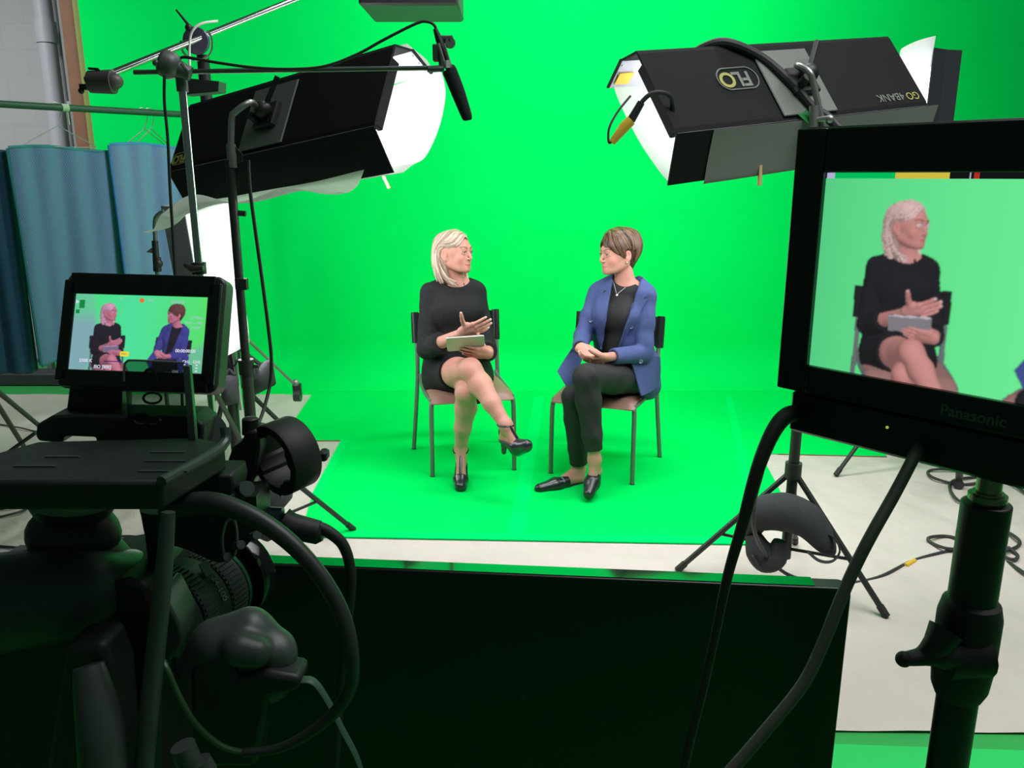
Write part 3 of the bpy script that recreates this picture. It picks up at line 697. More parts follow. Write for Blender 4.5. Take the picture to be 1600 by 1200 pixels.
m = MB(); m.tube([ba0 + Vector((-.06, 0, -.02)), ba0 + Vector((.05, 0, -.02))], [.05, .055], 14); m.sphere(at(174, 127, 4.1), (.055, .045, .04)); m.build('counterweight_clamp', mat('clamp_brown', (.10, .085, .085), .5, .3), bs)
m = MB(); m.tube([at(150, 123, 4.1), at(136, 128, 4.1)], .025, 10); m.box(tuple(at(124, 140, 4.1)), tuple(at(134, 131, 4.1) + Vector((0, .03, 0)))); m.tube([at(160, 116, 4.08), at(153, 108, 4.08), at(138, 107, 4.08)], .006, 8); m.sphere(at(127, 142, 4.1), .014); m.build('end_clamp', BLACK, bs)
tag(MB().tube([at(340, 33, 4.4), at(318, 36, 4.35), at(304, 44, 4.33), at(297, 60, 4.33), at(296, 95, 4.33), at(298, 120, 4.33)], .006, 8, smooth=6).build('white_cable', WHITEPL), 'thin white cable looped over the pivot of the silver boom arm', 'cable')
m = MB(); m.prism([at(286, 148, 3.9), at(291, 122, 3.9), at(342, 127, 3.9), at(341, 143, 3.9)], (0, .10, 0))
tag(m.build('ballast_box', mat('ballast_grey', (.06, .062, .066), .5, .2)), 'dark grey ballast box peeking over the light bank behind the boom', 'ballast box')

# ------------------------------------------------------------------ microphone boom stand
BY = 2.3
bx = at(300, 300, BY).x; bzt = at(286, 112, BY).z
mb_ = thing('microphone_stand', 'tall chrome stand with long horizontal boom carrying the shotgun microphone', 'microphone stand', (bx, BY, 0))
MB().tube([(bx, BY, .62), (bx, BY, bzt)], .0105, 14).build('pole', CHROME, mb_)
MB().tube([(bx, BY, .1), (bx, BY, .64)], .015, 14).build('lower_pole', mat('green_lit_metal', (.35, .38, .36), .3, .8), mb_)
for a in (.9, 3.0, 5.1): MB().tube([(bx, BY, .42), (bx + .42 * math.cos(a), BY + .42 * math.sin(a) * .9, .012)], .011, 10).build('leg', STANDB, mb_)
m = MB(); m.tube([(bx, BY, at(0, 428, BY).z), (bx, BY, at(0, 410, BY).z)], .02, 12); m.tube([at(318, 419, BY - .02), at(300, 420, BY - .02), at(288, 413, BY - .02)], [.008, .011, .006], 10); m.build('collar', DARKMETAL, mb_)
b0, b1 = at(209, 113, BY - .01), at(690, 106, BY + .05)
MB().tube([b0, b1], .0062, 12).build('boom', mat('boom_grey', (.14, .16, .15), .4, .7), mb_)
m = MB(); hc = at(268, 103, BY - .02)
m.lathe([(0, -.03), (.026, -.03), (.034, -.022), (.036, .0), (.030, .012), (.022, .02), (.018, .05), (0, .05)], hc, (.85, .1, -.35), 22)
m.sphere(hc + Vector((-.028, -.028, .004)), .009, 0); m.tube([(bx, BY, bzt - .05), (bx, BY, bzt + .012)], .015, 12); m.tube([at(283, 100, BY - .03), at(294, 112, BY - .03)], .006, 8)
m.build('boom_clutch', mat('clutch_grey', (.16, .18, .17), .45, .5), mb_)
m = MB(); m.tube([at(668, 108, BY + .04), at(692, 107, BY + .05)], .0085, 10); m.tube([at(690, 112, BY + .05), at(690, 70, BY + .05)], .008, 10)
m.box(tuple(at(676, 96, BY + .05)), tuple(at(690, 68, BY + .05) + Vector((0, .02, 0))), bev=.003); m.lathe([(0, -.008), (.013, -.008), (.015, 0), (.013, .008), (0, .008)], at(703, 67, BY + .04), (.2, -1, .1), 18)
m.tube([at(690, 62, BY + .05), at(706, 62, BY + .04)], .011, 10); m.build('microphone_clip', mat('clip_green_grey', (.08, .11, .095), .5, .3), mb_)
mic = thing('shotgun_microphone', 'black shotgun microphone with foam windscreen pointing down from the boom tip', 'microphone', tuple(at(700, 100, BY)))
MB().tube([at(680, 45, BY), at(686, 62, BY), at(702, 108, BY)], [.006, .0095, .0095], 14).build('body', BLACK, mic)
MB().tube([at(701, 108, BY), at(703, 112, BY), at(716, 145, BY), at(729, 181, BY), at(731, 188, BY)], [.016, .0195, .0185, .0145, .009], 20, smooth=4).build('foam_windscreen', mat('foam', (.012, .02, .02), .95, bump=.3, scale=200), mic)
m = MB(); m.tube([at(685, 68, BY - .015), at(697, 106, BY - .015)], .004, 8); m.tube([at(694, 68, BY - .015), at(705, 105, BY - .015)], .003, 8); m.build('clip_rail', GREYMETAL, mic)
MB().box(tuple(at(697, 106, BY - .02)), tuple(at(703, 94, BY - .02) + Vector((0, .012, 0)))).build('bracket', WHITEPL, mic)
tag(MB().tube([at(682, 50, BY), at(679, 40, BY), at(668, 34, BY), at(650, 37, BY), at(600, 62, BY), at(560, 84, BY), at(510, 103, BY - .01), at(460, 108, BY - .015), at(400, 106, BY - .015), at(340, 98, BY - .02), at(295, 90, BY - .02), at(283, 90, BY - .01)], .0038, 8, smooth=8).build('microphone_cable', RUBBER), 'thin black microphone cable arching from the microphone back along the boom', 'cable')
tag(MB().tube([at(257, 118, 2.25), at(257, 160, 2.25), at(262, 215, 2.25), at(266, 300, 2.25), at(271, 380, 2.25), at(276, 470, 2.25), at(282, 560, 2.25), at(285, 640, 2.25)], .0042, 8, smooth=6).build('hanging_cable', RUBBER), 'thin black cable hanging straight down beside the chrome microphone stand', 'cable')
tag(MB().tube([at(388, 250, 2.6), at(390, 290, 2.6), at(399, 360, 2.6), at(410, 440, 2.6), at(419, 510, 2.6), at(424, 560, 2.6), at(422, 600, 2.6), at(412, 640, 2.55), at(403, 664, 2.5)], .0058, 8, smooth=8).build('hanging_cable', RUBBER), 'black cable hanging in a long curve before the green wall, beside the stand pole', 'cable')

# ------------------------------------------------------------------ cables and small things on the floor, right
CAB = mat('floor_cable', (.035, .035, .038), .55)
fc = thing('floor_cable', 'black cable with a yellow band running from the coils past the sandbag', 'cable', tuple(ground(1300, 910)))
pts = [at(1202, 690, 2.6), at(1190, 740, 2.62), at(1178, 790, 2.66), at(1182, 840, 2.72), ground(1212, 884, .10), ground(1250, 905, .008), ground(1310, 912, .008), ground(1370, 903, .008), ground(1430, 875, .008), ground(1500, 857, .008), ground(1512, 858, .008)]
MB().tube(pts, .0075, 10, smooth=8).build('cable', CAB, fc)
MB().tube([ground(1415, 884, .010), ground(1429, 876, .010)], .0105, 10).build('yellow_band', YELLOW, fc)
def fcable(pxs, label, r=.0075, z=.010):
    return tag(MB().tube([ground(x, y, z + (.012 * (i % 2))) for i, (x, y) in enumerate(pxs)], r, 8, smooth=7).build('floor_cable', CAB), label, 'cable')
fcable([(1600, 760), (1560, 742), (1520, 737), (1470, 733), (1450, 737), (1460, 747), (1500, 757), (1540, 752), (1570, 742), (1600, 748)], 'looped black cable on the dust sheet, farthest coil behind the big monitor')
fcable([(1518, 790), (1495, 780), (1484, 762), (1492, 750), (1530, 746), (1575, 752), (1640, 800)], 'black cable curling out of the farthest coil, beside the monitor post')
fcable([(1512, 858), (1480, 857), (1455, 848), (1452, 840), (1480, 838), (1512, 846), (1545, 858), (1580, 874), (1590, 868), (1575, 855)], 'black cable loop on the dust sheet left of the monitor post')
fcable([(1515, 844), (1498, 832), (1500, 824), (1520, 822), (1560, 826), (1588, 840), (1592, 852), (1570, 862)], 'small black cable loop with a yellow plug touching the monitor post')
fcable([(1575, 878), (1600, 895), (1640, 920)], 'black cable end leaving the view at the picture edge on the dust sheet')
tag(MB().tube([ground(1506, 838, .02), ground(1512, 845, .02)], .011, 8).build('cable_plug', mat('green_yellow_plug', (.35, .55, .1), .5)), 'small yellow-green plug on the cable loop by the monitor post', 'plug')
tf = thing('cable_stand', 'dark tubular stand standing in the far cable coil behind the big monitor', 'stand', tuple(ground(1498, 757)))
MB().tube([at(1508, 560, 3.55), ground(1498, 757, .01)], .018, 10).build('tube', DARKMETAL, tf); MB().tube([ground(1498, 757, .002), ground(1498, 757, .03)], .026, 12).build('rubber_foot', RUBBER, tf)
# left floor
tl = thing('tripod', 'black tripod on the dust sheet, cut by the picture edge below the dark teal blanket', 'tripod', tuple(ground(60, 690)))
hub = at(-30, 590, 3.2)
for (x, y) in ((122, 715), (70, 750), (-60, 760)):
    MB().tube([hub, ground(x, y, .01)], .011, 10).build('leg', STANDB, tl)
MB().tube([hub - Vector((0, 0, .3)), hub + Vector((0, 0, .6))], .016, 12).build('column', STANDB, tl)
MB().tube([at(-20, 730, 3.3), at(56, 676, 3.3)], .008, 8).build('brace', STANDB, tl)
fcable([(-20, 660), (30, 668), (60, 674), (100, 668)], 'thin black cable on the dust sheet left of the small camera screen', .005)
fcable([(-20, 800), (20, 792), (60, 786), (110, 792), (150, 800)], 'black cable loop on the dust sheet under the camera plate', .006)
fcable([(-20, 812), (30, 800), (52, 790), (90, 796)], 'second black cable crossing under the camera plate', .006)
fcable([(-20, 852), (30, 856), (80, 860)], 'black cable along the top of the television at the left edge', .006)
fcable([(170, 862), (200, 846), (225, 846), (232, 856), (222, 866), (260, 870)], 'black cable loop seen through the gap under the camera bracket', .006)
fcable([(150, 850), (190, 838), (240, 842), (300, 850)], 'black cable crossing behind the loop under the camera bracket', .006)
tag(MB().tube([ground(100, 716, .01), ground(140, 716, .01)], .02, 8).build('brass_tube', mat('brass', (.45, .33, .15), .4, .6)), 'short brass tube on the dust sheet below the small camera screen', 'tube')
tf = thing('folded_stand', 'dark slanted stand on the dust sheet between the chrome pole and the round microphone holder', 'stand', tuple(ground(400, 735)))
MB().tube([at(338, 615, 3.6), ground(400, 735, .01)], .012, 10).build('leg', STANDB, tf); MB().sphere(ground(398, 730, .03), .03).build('joint', STANDB, tf)
# ================================================================== IMPLICIT SURFACES for bodies and clothes
def npv(p): return np.array(tuple(p), dtype=np.float32)
class Field:
    def __init__(s, lo, hi, h):
        s.h = h; s.lo = npv(lo); n = np.ceil((npv(hi) - s.lo) / h).astype(int) + 1
        s.n = n; s.f = np.full(tuple(n), .05, np.float32)
        s.ax = [s.lo[i] + h * np.arange(n[i], dtype=np.float32) for i in range(3)]
    def reg(s, lo, hi):
        a = np.clip(np.floor((npv(lo) - s.lo) / s.h).astype(int), 0, s.n - 1); b = np.clip(np.ceil((npv(hi) - s.lo) / s.h).astype(int) + 1, 1, s.n)
        sl = tuple(slice(a[i], b[i]) for i in range(3))
        X, Y, Z = s.ax[0][sl[0]][:, None, None], s.ax[1][sl[1]][None, :, None], s.ax[2][sl[2]][None, None, :]
        return sl, X, Y, Z
    def put(s, sl, d, k, op='u'):
        f = s.f[sl]
        if f.size == 0: return
        if op == 'u':
            if k > 0: hh = np.maximum(k - np.abs(f - d), 0) / k; r = np.minimum(f, d) - hh * hh * k * .25
            else: r = np.minimum(f, d)
        else:
            d = -d
            if k > 0: hh = np.maximum(k - np.abs(f - d), 0) / k; r = np.maximum(f, d) + hh * hh * k * .25
            else: r = np.maximum(f, d)
        s.f[sl] = r
    def clipd(s, d, X, Y, Z, clips):
        for p, n in clips:
            n = Vector(n).normalized(); d = np.maximum(d, (X - p[0]) * n.x + (Y - p[1]) * n.y + (Z - p[2]) * n.z)
        return d
    def cone(s, a, b, ra, rb, k=.015, op='u', clips=()):
        a = npv(a); b = npv(b); R = max(ra, rb) + k + .012
        sl, X, Y, Z = s.reg(np.minimum(a, b) - R, np.maximum(a, b) + R); ba = b - a; L = float(ba @ ba) + 1e-12
        px, py, pz = X - a[0], Y - a[1], Z - a[2]
        t = np.clip((px * ba[0] + py * ba[1] + pz * ba[2]) / L, 0, 1)
        d = np.sqrt((px - t * ba[0]) ** 2 + (py - t * ba[1]) ** 2 + (pz - t * ba[2]) ** 2) - (ra + (rb - ra) * t)
        s.put(sl, s.clipd(d, X, Y, Z, clips), k, op); return s
    def chain(s, pts, rs, k=.012, op='u', clips=()):
        for i in range(len(pts) - 1): s.cone(pts[i], pts[i + 1], rs[i], rs[i + 1], k, op, clips)
        return s
    def ell(s, c, r, M=None, k=.015, op='u', clips=()):
        c = npv(c); r = npv(r); R = float(r.max()) + k + .012
        sl, X, Y, Z = s.reg(c - R, c + R); p = [X - c[0], Y - c[1], Z - c[2]]
        if M is not None:
            Mt = np.array([[M[i][j] for j in range(3)] for i in range(3)], np.float32)
            p = [p[0] * Mt[0, j] + p[1] * Mt[1, j] + p[2] * Mt[2, j] for j in range(3)]
        k0 = np.sqrt(sum((p[i] / r[i]) ** 2 for i in range(3))) + 1e-6; k1 = np.sqrt(sum((p[i] / r[i] ** 2) ** 2 for i in range(3))) + 1e-6
        s.put(sl, s.clipd(k0 * (k0 - 1) / k1, X, Y, Z, clips), k, op); return s
    def loft(s, secs, k=.02, op='u', clips=()):
        """secs: (centre, u axis, v axis, ru, rv); an elliptical tube through them"""
        for A, B in zip(secs, secs[1:]):
            a, b = npv(A[0]), npv(B[0]); R = max(A[3], A[4], B[3], B[4]) + k + .012
            sl, X, Y, Z = s.reg(np.minimum(a, b) - R, np.maximum(a, b) + R); ba = b - a; L = float(ba @ ba)
            px, py, pz = X - a[0], Y - a[1], Z - a[2]; t = np.clip((px * ba[0] + py * ba[1] + pz * ba[2]) / L, 0, 1)
            qx, qy, qz = px - t * ba[0], py - t * ba[1], pz - t * ba[2]
            u = npv(A[1]); v = npv(A[2]); ru = A[3] + (B[3] - A[3]) * t; rv = A[4] + (B[4] - A[4]) * t
            w = np.cross(u, v); rw = np.minimum(ru, rv)
            d = (np.sqrt(((qx * u[0] + qy * u[1] + qz * u[2]) / ru) ** 2 + ((qx * v[0] + qy * v[1] + qz * v[2]) / rv) ** 2 + ((qx * w[0] + qy * w[1] + qz * w[2]) / rw) ** 2) - 1) * rw
            s.put(sl, s.clipd(d, X, Y, Z, clips), k, op)
        return s
    def slab(s, planes, lo, hi, k=.0, op='s'):
        """convex region bounded by planes (point, outward normal)"""
        sl, X, Y, Z = s.reg(lo, hi); d = None
        for p, n in planes:
            n = Vector(n).normalized(); q = (X - p[0]) * n.x + (Y - p[1]) * n.y + (Z - p[2]) * n.z; d = q if d is None else np.maximum(d, q)
        s.put(sl, d, k, op); return s
    def mesh(s):
        f = s.f; nx, ny, nz = f.shape; S = f < 0
        c = np.zeros((nx - 1, ny - 1, nz - 1), np.int8)
        for i in (0, 1):
            for j in (0, 1):
                for k in (0, 1): c += S[i:nx - 1 + i, j:ny - 1 + j, k:nz - 1 + k]
        act = (c > 0) & (c < 8); idx = np.argwhere(act); ids = np.full(act.shape, -1, np.int32); ids[act] = np.arange(len(idx))
        acc = np.zeros((len(idx), 3)); cnt = np.zeros(len(idx)); corners = [(i, j, k) for i in (0, 1) for j in (0, 1) for k in (0, 1)]
        for A in corners:
            for ax in range(3):
                if A[ax]: continue
                B = list(A); B[ax] = 1
                fa = f[idx[:, 0] + A[0], idx[:, 1] + A[1], idx[:, 2] + A[2]]; fb = f[idx[:, 0] + B[0], idx[:, 1] + B[1], idx[:, 2] + B[2]]
                m = (fa < 0) != (fb < 0); t = np.where(m, fa / np.where(m, fa - fb, 1), 0)
                for q in range(3): acc[m, q] += A[q] + (t[m] if q == ax else 0)
                cnt[m] += 1
        V = (idx + acc / cnt[:, None]) * s.h + s.lo; F = []
        for ax in range(3):
            o1, o2 = [(1, 2), (2, 0), (0, 1)][ax]
            a = S; sl0 = [slice(None)] * 3; sl1 = [slice(None)] * 3; sl0[ax] = slice(0, -1); sl1[ax] = slice(1, None)
            A0 = a[tuple(sl0)]; A1 = a[tuple(sl1)]; e = np.argwhere(A0 != A1); e = e[(e[:, o1] > 0) & (e[:, o2] > 0) & (e[:, o1] < f.shape[o1] - 1) & (e[:, o2] < f.shape[o2] - 1)]
            inside0 = A0[e[:, 0], e[:, 1], e[:, 2]]
            def cell(d1, d2):
                q = e.copy(); q[:, o1] -= d1; q[:, o2] -= d2; return ids[q[:, 0], q[:, 1], q[:, 2]]
            Q = np.stack([cell(1, 1), cell(0, 1), cell(0, 0), cell(1, 0)], 1); Q[~inside0] = Q[~inside0][:, ::-1]; F.append(Q)
        F = np.concatenate(F); F = F[(F >= 0).all(1)]
        # light smoothing
        for _ in range(2):
            acc = np.zeros_like(V); cn = np.zeros(len(V))
            for i in range(4):
                j = (i + 1) % 4
                np.add.at(acc, F[:, i], V[F[:, j]]); np.add.at(acc, F[:, j], V[F[:, i]]); np.add.at(cn, F[:, i], 1); np.add.at(cn, F[:, j], 1)
            V = V * .5 + .5 * acc / np.maximum(cn, 1)[:, None]
        return V, F
    def build(s, name, material, parent, base=None, paints=(), label=None, disp=None, **props):
        V, F = s.mesh()
        if disp is not None: V = disp(V)
        me = bpy.data.meshes.new(name); org = np.array(parent['origin']) if parent is not None and 'origin' in parent else np.zeros(3)
        me.vertices.add(len(V)); me.vertices.foreach_set('co', (V - org).astype(np.float32).ravel())
        me.loops.add(F.size); me.loops.foreach_set('vertex_index', F.astype(np.int32).ravel())
        me.polygons.add(len(F)); me.polygons.foreach_set('loop_start', np.arange(0, F.size, 4, dtype=np.int32)); me.polygons.foreach_set('loop_total', np.full(len(F), 4, np.int32))
        me.update(calc_edges=True); me.validate()
        me.polygons.foreach_set('use_smooth', np.ones(len(me.polygons), bool))
        if base is not None:
            col = np.ones((len(V), 4), np.float32); col[:, :3] = base
            for c, r, q, soft in paints:
                d = np.linalg.norm((V - npv(c)) / npv(r if hasattr(r, '__len__') else (r, r, r)), axis=1)
                w = np.clip((1 - d) / max(soft, 1e-3), 0, 1)[:, None]; col[:, :3] = col[:, :3] * (1 - w) + np.array(q) * w
            at_ = me.color_attributes.new('Col', 'FLOAT_COLOR', 'POINT'); at_.data.foreach_set('color', col.ravel())
        me.materials.append(material)
        FEED.append((V, F, None if base is None else col[:, :3], MATCOL.get(material.name, (.5, .5, .5))))
        return finish(name, me, parent, label, **props)
FEED = []                                    # what the studio camera sees, for the pictures on the two screens

SKINM = vcol_mat('skin', .5, sss=.0, spec=.35, bump=.05)
SKIN = (.56, .27, .21)
HAND_COL = (.66, .36, .28)

def limbdir(a, b): return (Vector(b) - Vector(a)).normalized()
def hand(F, w, d, n, t, s=1.0, curl=(.25, .35, .45, .5), spread=.06, thumb=(.75, .75, .1), bend=1.0, thumb_curl=.25):
    """wrist, hand direction, palm normal (fingers curl towards it), thumb side"""
    w = Vector(w); d = Vector(d).normalized(); n = Vector(n); n = (n - d * n.dot(d)).normalized(); t = Vector(t); t = (t - d * t.dot(d) - n * t.dot(n)).normalized()
    tips = []
    offs = (.030, .010, -.010, -.028); lens = (.070, .078, .073, .058); kn = (.082, .086, .082, .074)
    for o, k_ in zip(offs, kn): F.cone(w + t * o * .55 * s, w + (d * (k_ - .004) + t * o) * s, .0145 * s, .0115 * s, .012)
    F.cone(w + (d * .02) * s, w + (d * .06) * s, .016 * s, .014 * s, .012)
    F.cone(w + (d * .015 + t * .015 + n * .004) * s, w + (d * .045 + t * .032 + n * .006) * s, .015 * s, .013 * s, .014)
    for i, (o, L, k_) in enumerate(zip(offs, lens, kn)):
        p = w + (d * k_ + t * o) * s; a = curl[i] * .8; dd = (d + t * (o / .03) * spread).normalized()
        rr = (.0082, .0085, .0081, .0072)[i] * s
        for j, (fr, rb) in enumerate(((.46, .93), (.30, .86), (.24, .72))):
            v = (dd * math.cos(a) + n * math.sin(a)).normalized(); q = p + v * L * fr * s
            F.cone(p, q, rr * (1.05, .96, .88)[j], rr * rb, .003); p = q; a += curl[i] * (1.0, .8, 0)[j] * bend
        tips.append(p)
    p = w + (d * .030 + t * .028 + n * .004) * s
    v = (d * thumb[0] + t * thumb[1] + n * thumb[2]).normalized()
    q = p + v * .040 * s; F.cone(p, q, .0135 * s, .0105 * s, .008); v2 = (v + n * thumb_curl + d * .15).normalized(); r_ = q + v2 * .030 * s; F.cone(q, r_, .0104 * s, .0092 * s, .003); r2 = r_ + (v2 + n * thumb_curl * .6).normalized() * .020 * s; F.cone(r_, r2, .0092 * s, .0070 * s, .003)
    tips.append(r2)
    return tips

def head(F, Hm, wide=1.0, smile=0.0, ear=True):
    """Hm maps head space (face -Y, up Z, metres) to the world"""
    T = lambda x, y, z: Hm @ Vector((x * wide, y, z)); R3 = Hm.to_3x3(); sc = Hm.to_scale()[0]; R3 = R3.normalized() if hasattr(R3, 'normalized') else R3
    E = lambda c, r, k=.012, op='u', tilt=None: F.ell(T(*c), [q * sc for q in r], R3, k, op)
    E((0, .018, .030), (.074, .094, .082)); E((0, -.022, .012), (.064, .066, .078), .03)
    E((0, -.036, -.036), (.049, .048, .052), .02)
    for s_ in (-1, 1):
        F.cone(T(.052 * s_, .012, -.040), T(.028 * s_, -.054, -.075), .018, .014, .03)
        F.ell(T(.036 * s_, -.060, -.022), [.020 * sc, .016 * sc, .022 * sc], R3, .022)
    F.cone(T(-.009, -.075, -.080), T(.009, -.075, -.080), .0150, .0150, .022)
    F.cone(T(-.034, -.079, .030), T(.034, -.079, .030), .0075, .0075, .014)
    E((0, -.058, -.052), (.032, .030, .030), .022)
    for s_ in (-1, 1): E((.0305 * s_, -.095, .010), (.017, .011, .0105), .010, 's')
    F.chain([T(0, -.082, .020), T(0, -.095, -.004), T(0, -.1055, -.0185)], [.0060, .0066, .0072], .008)
    F.cone(T(0, -.100, -.027), T(0, -.085, -.030), .006, .006, .006)
    for s_ in (-1, 1): F.ell(T(.0100 * s_, -.092, -.0240), [.0062 * sc, .009 * sc, .0058 * sc], R3, .005)
    for s_ in (-1, 1):                       # eyelids
        F.chain([T(.017 * s_, -.0815, .008), T(.0305 * s_, -.087, .0165), T(.045 * s_, -.078, .009)], [.0030, .0036, .0030], .004)
        F.chain([T(.017 * s_, -.0815, .006), T(.0305 * s_, -.0855, .0015), T(.044 * s_, -.077, .006)], [.0028, .0030, .0028], .004)
    F.chain([T(-.022, -.080, -.055 + smile), T(-.008, -.0885, -.0515), T(0, -.0890, -.053), T(.008, -.0885, -.0515), T(.022, -.080, -.055 + smile)], [.0026, .0042, .0040, .0042, .0026], .004)
    F.chain([T(-.021, -.079, -.058 + smile), T(0, -.0880, -.0625), T(.021, -.079, -.058 + smile)], [.0026, .0052, .0026], .004)
    F.chain([T(-.023, -.0835, -.0565 + smile), T(0, -.0945, -.0572), T(.023, -.0835, -.0565 + smile)], [.0018, .0022, .0018], .002, 's')
    if ear:
        for s_ in (-1, 1):
            F.ell(T(.0745 * s_, .016, -.002), [.009 * sc, .019 * sc, .031 * sc], R3, .006); F.ell(T(.084 * s_, .010, .002), [.008 * sc, .010 * sc, .016 * sc], R3, .005, 's'); F.ell(T(.072 * s_, .006, -.030), [.007 * sc, .009 * sc, .010 * sc], R3, .006)
def head_paints(Hm, lip=(.55, .16, .14), brow=(.20, .11, .07), blush=(.70, .26, .20)):
    T = lambda x, y, z: Hm @ Vector((x, y, z)); out = []
    for s_ in (-1, 1): out.append((T(.044 * s_, -.062, -.028), .030, blush, 1.2)); out.append((T(.08 * s_, .012, 0), .022, blush, .8))
    for i in range(9):
        x = -.021 + .042 * i / 8; yy = -.092 + .011 * (x / .021) ** 2; out.append((T(x, yy, -.0530), .0062, lip, .5)); out.append((T(x * .9, yy, -.0610), .0066, lip, .5))
    for s_ in (-1, 1):
        for i in range(7):
            q = i / 6; out.append((T((.014 + .034 * q) * s_, -.088 + .016 * q * q, .0300 + .007 * math.sin(q * 2.4)), .0062, brow, .3))
    return out
EYEW = mat('eye_white', (.75, .72, .70), .2); IRIS = mat('iris', (.08, .13, .16), .2); PUPIL = mat('pupil', (.01, .01, .01), .1); LASH = mat('lash', (.03, .018, .015), .6)
def eyes(Hm, parent, look=(0, -1, 0)):
    for s_ in (-1, 1):
        m = MB(); c = Hm @ Vector((.0305 * s_, -.0745, .009)); R3 = Hm.to_3x3(); l = (R3 @ Vector(look)).normalized(); m.sphere(c, .0118)
        d, u, w = frame_from(l)
        for rr, mi, of in ((.0056, 1, .0104), (.0026, 2, .0112)):
            m.lathe([(rr, 0), (rr * .7, .0011), (0, .0014)], c + l * of, l, 14, mi)
        m.tube([Hm @ Vector((x * s_, y, z)) for x, y, z in ((.0165, -.0850, .0120), (.024, -.0895, .0165), (.033, -.0895, .0175), (.041, -.0850, .0150), (.0465, -.0800, .0115))], .0013, 6, 3, smooth=3)
        m.build('eye', [EYEW, IRIS, PUPIL, LASH], parent)

# ------------------------------------------------------------------ chairs
CH_FR = mat('chair_frame', (.14, .18, .155), .4, .2, noise=.06); CH_SEAT = mat('tan_vinyl', (.30, .17, .13), .42, noise=.12, scale=12, bump=.05); CH_BACK = mat('black_sleeve', (.012, .013, .014), .35); CH_CAP = mat('foot_cap', (.05, .05, .05), .6)
def seat_pt(u, v):
    """u across, v front to back: a padded seat with a waterfall front"""
    x = -.225 + .45 * u; y = -.235 + .44 * v
    e = (1 - abs(2 * u - 1) ** 6) * (1 - abs(2 * v - 1) ** 8)
    return x, y, e
def make_chair(label, loc, rz_):
    c = thing('stacking_chair', label, 'chair', loc, rz_, 'matching tan and grey chairs', world_coords=False)
    top = lambda u, v: (lambda x, y, e: (x, y, .447 + .022 * e ** .5 - .025 * max(0, .12 - v) / .12 - .008 * math.sin(math.pi * u)))(*seat_pt(u, v))
    bot = lambda u, v: (lambda x, y, e: (x, y, .440 - .012 * e ** .5 - .025 * max(0, .12 - v) / .12))(*seat_pt(u, v))
    m = MB(); m.grid(24, 24, top); m.grid(24, 24, bot)
    n = 24; rim = [(i / n, 0) for i in range(n)] + [(1, i / n) for i in range(n)] + [(1 - i / n, 1) for i in range(n)] + [(0, 1 - i / n) for i in range(n)]
    V = [Vector(top(*r)) for r in rim] + [Vector(bot(*r)) for r in rim]; K = len(rim); m.add(V, [(i, (i + 1) % K, K + (i + 1) % K, K + i) for i in range(K)])
    m.build('seat', CH_SEAT, c, angle=50)
    f = MB()
    for s in (-1, 1): f.tube([(.222 * s, -.21, .428), (.232 * s, -.05, .432), (.232 * s, .10, .440), (.222 * s, .20, .462), (.225 * s, .235, .47)], .011, 8, smooth=4)
    f.tube([(-.2, -.10, .425), (.2, -.10, .425)], .009, 8); f.tube([(-.2, .15, .432), (.2, .15, .432)], .009, 8); f.build('seat_frame', CH_FR, c)
    for s in (-1, 1):
        l = MB().tube([(.228 * s, -.225, .012), (.226 * s, -.222, .30), (.224 * s, -.218, .395), (.218 * s, -.205, .425), (.20 * s, -.18, .432)], .0125, 12, smooth=4).build('leg', CH_FR, c)
        MB().tube([(.228 * s, -.225, 0), (.228 * s, -.225, .015)], .0145, 12).build('foot_cap', CH_CAP, l)
        l = MB().tube([(.27 * s, .262, .012), (.238 * s, .238, .46), (.236 * s, .262, .70), (.236 * s, .285, .80)], .0125, 12, smooth=4).build('leg', CH_FR, c)
        MB().tube([(.27 * s, .262, 0), (.27 * s, .262, .015)], .0145, 12).build('foot_cap', CH_CAP, l)
    m = MB(); pts = lambda u: Vector((.236 * math.sin(u * math.pi / 2), .285 + .055 * math.cos(u * math.pi / 2), 0))
    def bk(u, v):
        a = -1 + 2 * u; return (.243 * math.sin(a * math.pi / 2) , .268 + .060 * math.cos(a * math.pi / 2) + .02 * v, .655 + .165 * v)
    m.grid(30, 8, bk, thick=.018)
    for s in (-1, 1): m.tube([(.237 * s, .262, .655), (.238 * s, .29, .83)], .021, 12)
    m.build('backrest', CH_BACK, c)
    for s in (-1, 1): feed_chair(c)
    return c
def feed_chair(c): pass
chA = make_chair('tan and grey chair under the blonde woman in black', (-.262, 4.505, 0), math.radians(13.5))
chB = make_chair('tan and grey chair under the woman in the blue blazer', (.508, 4.41, 0), math.radians(-22))

# ================================================================== PERSON A: blonde woman with the tablet
pA = thing('person', 'seated blonde woman in a black dress and strap heels, gesturing over a tablet', 'person', (-.30, 4.45, 0))
H_ = .003
uA = Vector((math.cos(math.radians(14)), math.sin(math.radians(14)), 0)); vA = Vector((-uA.y, uA.x, 0)); Zv = Vector((0, 0, 1))
pelA, waA, chA_, nbA = at(713, 588, 4.50), at(712, 530, 4.49), at(710, 482, 4.49), at(713, 437, 4.50)
sRA, sLA = at(671, 457, 4.45), at(744, 455, 4.54)
eRA, eLA = at(669, 545, 4.37), at(760, 545, 4.42)
wRA, wLA = at(722, 520, 4.16), at(764, 553, 4.14)
hRA, hLA = at(697, 586, 4.48), at(737, 588, 4.53)
kRA, aRA = at(735, 577, 4.07), at(790, 664, 3.90)
kLA, aLA = at(728, 613, 4.08), at(720, 703, 4.18)
HA = Matrix.Translation(at(710.5, 397, 4.47)) @ rotz(math.radians(58)) @ Matrix.Rotation(math.radians(-2), 4, 'X') @ Matrix.Rotation(math.radians(4), 4, 'Y') @ Matrix.Scale(1.02, 4)
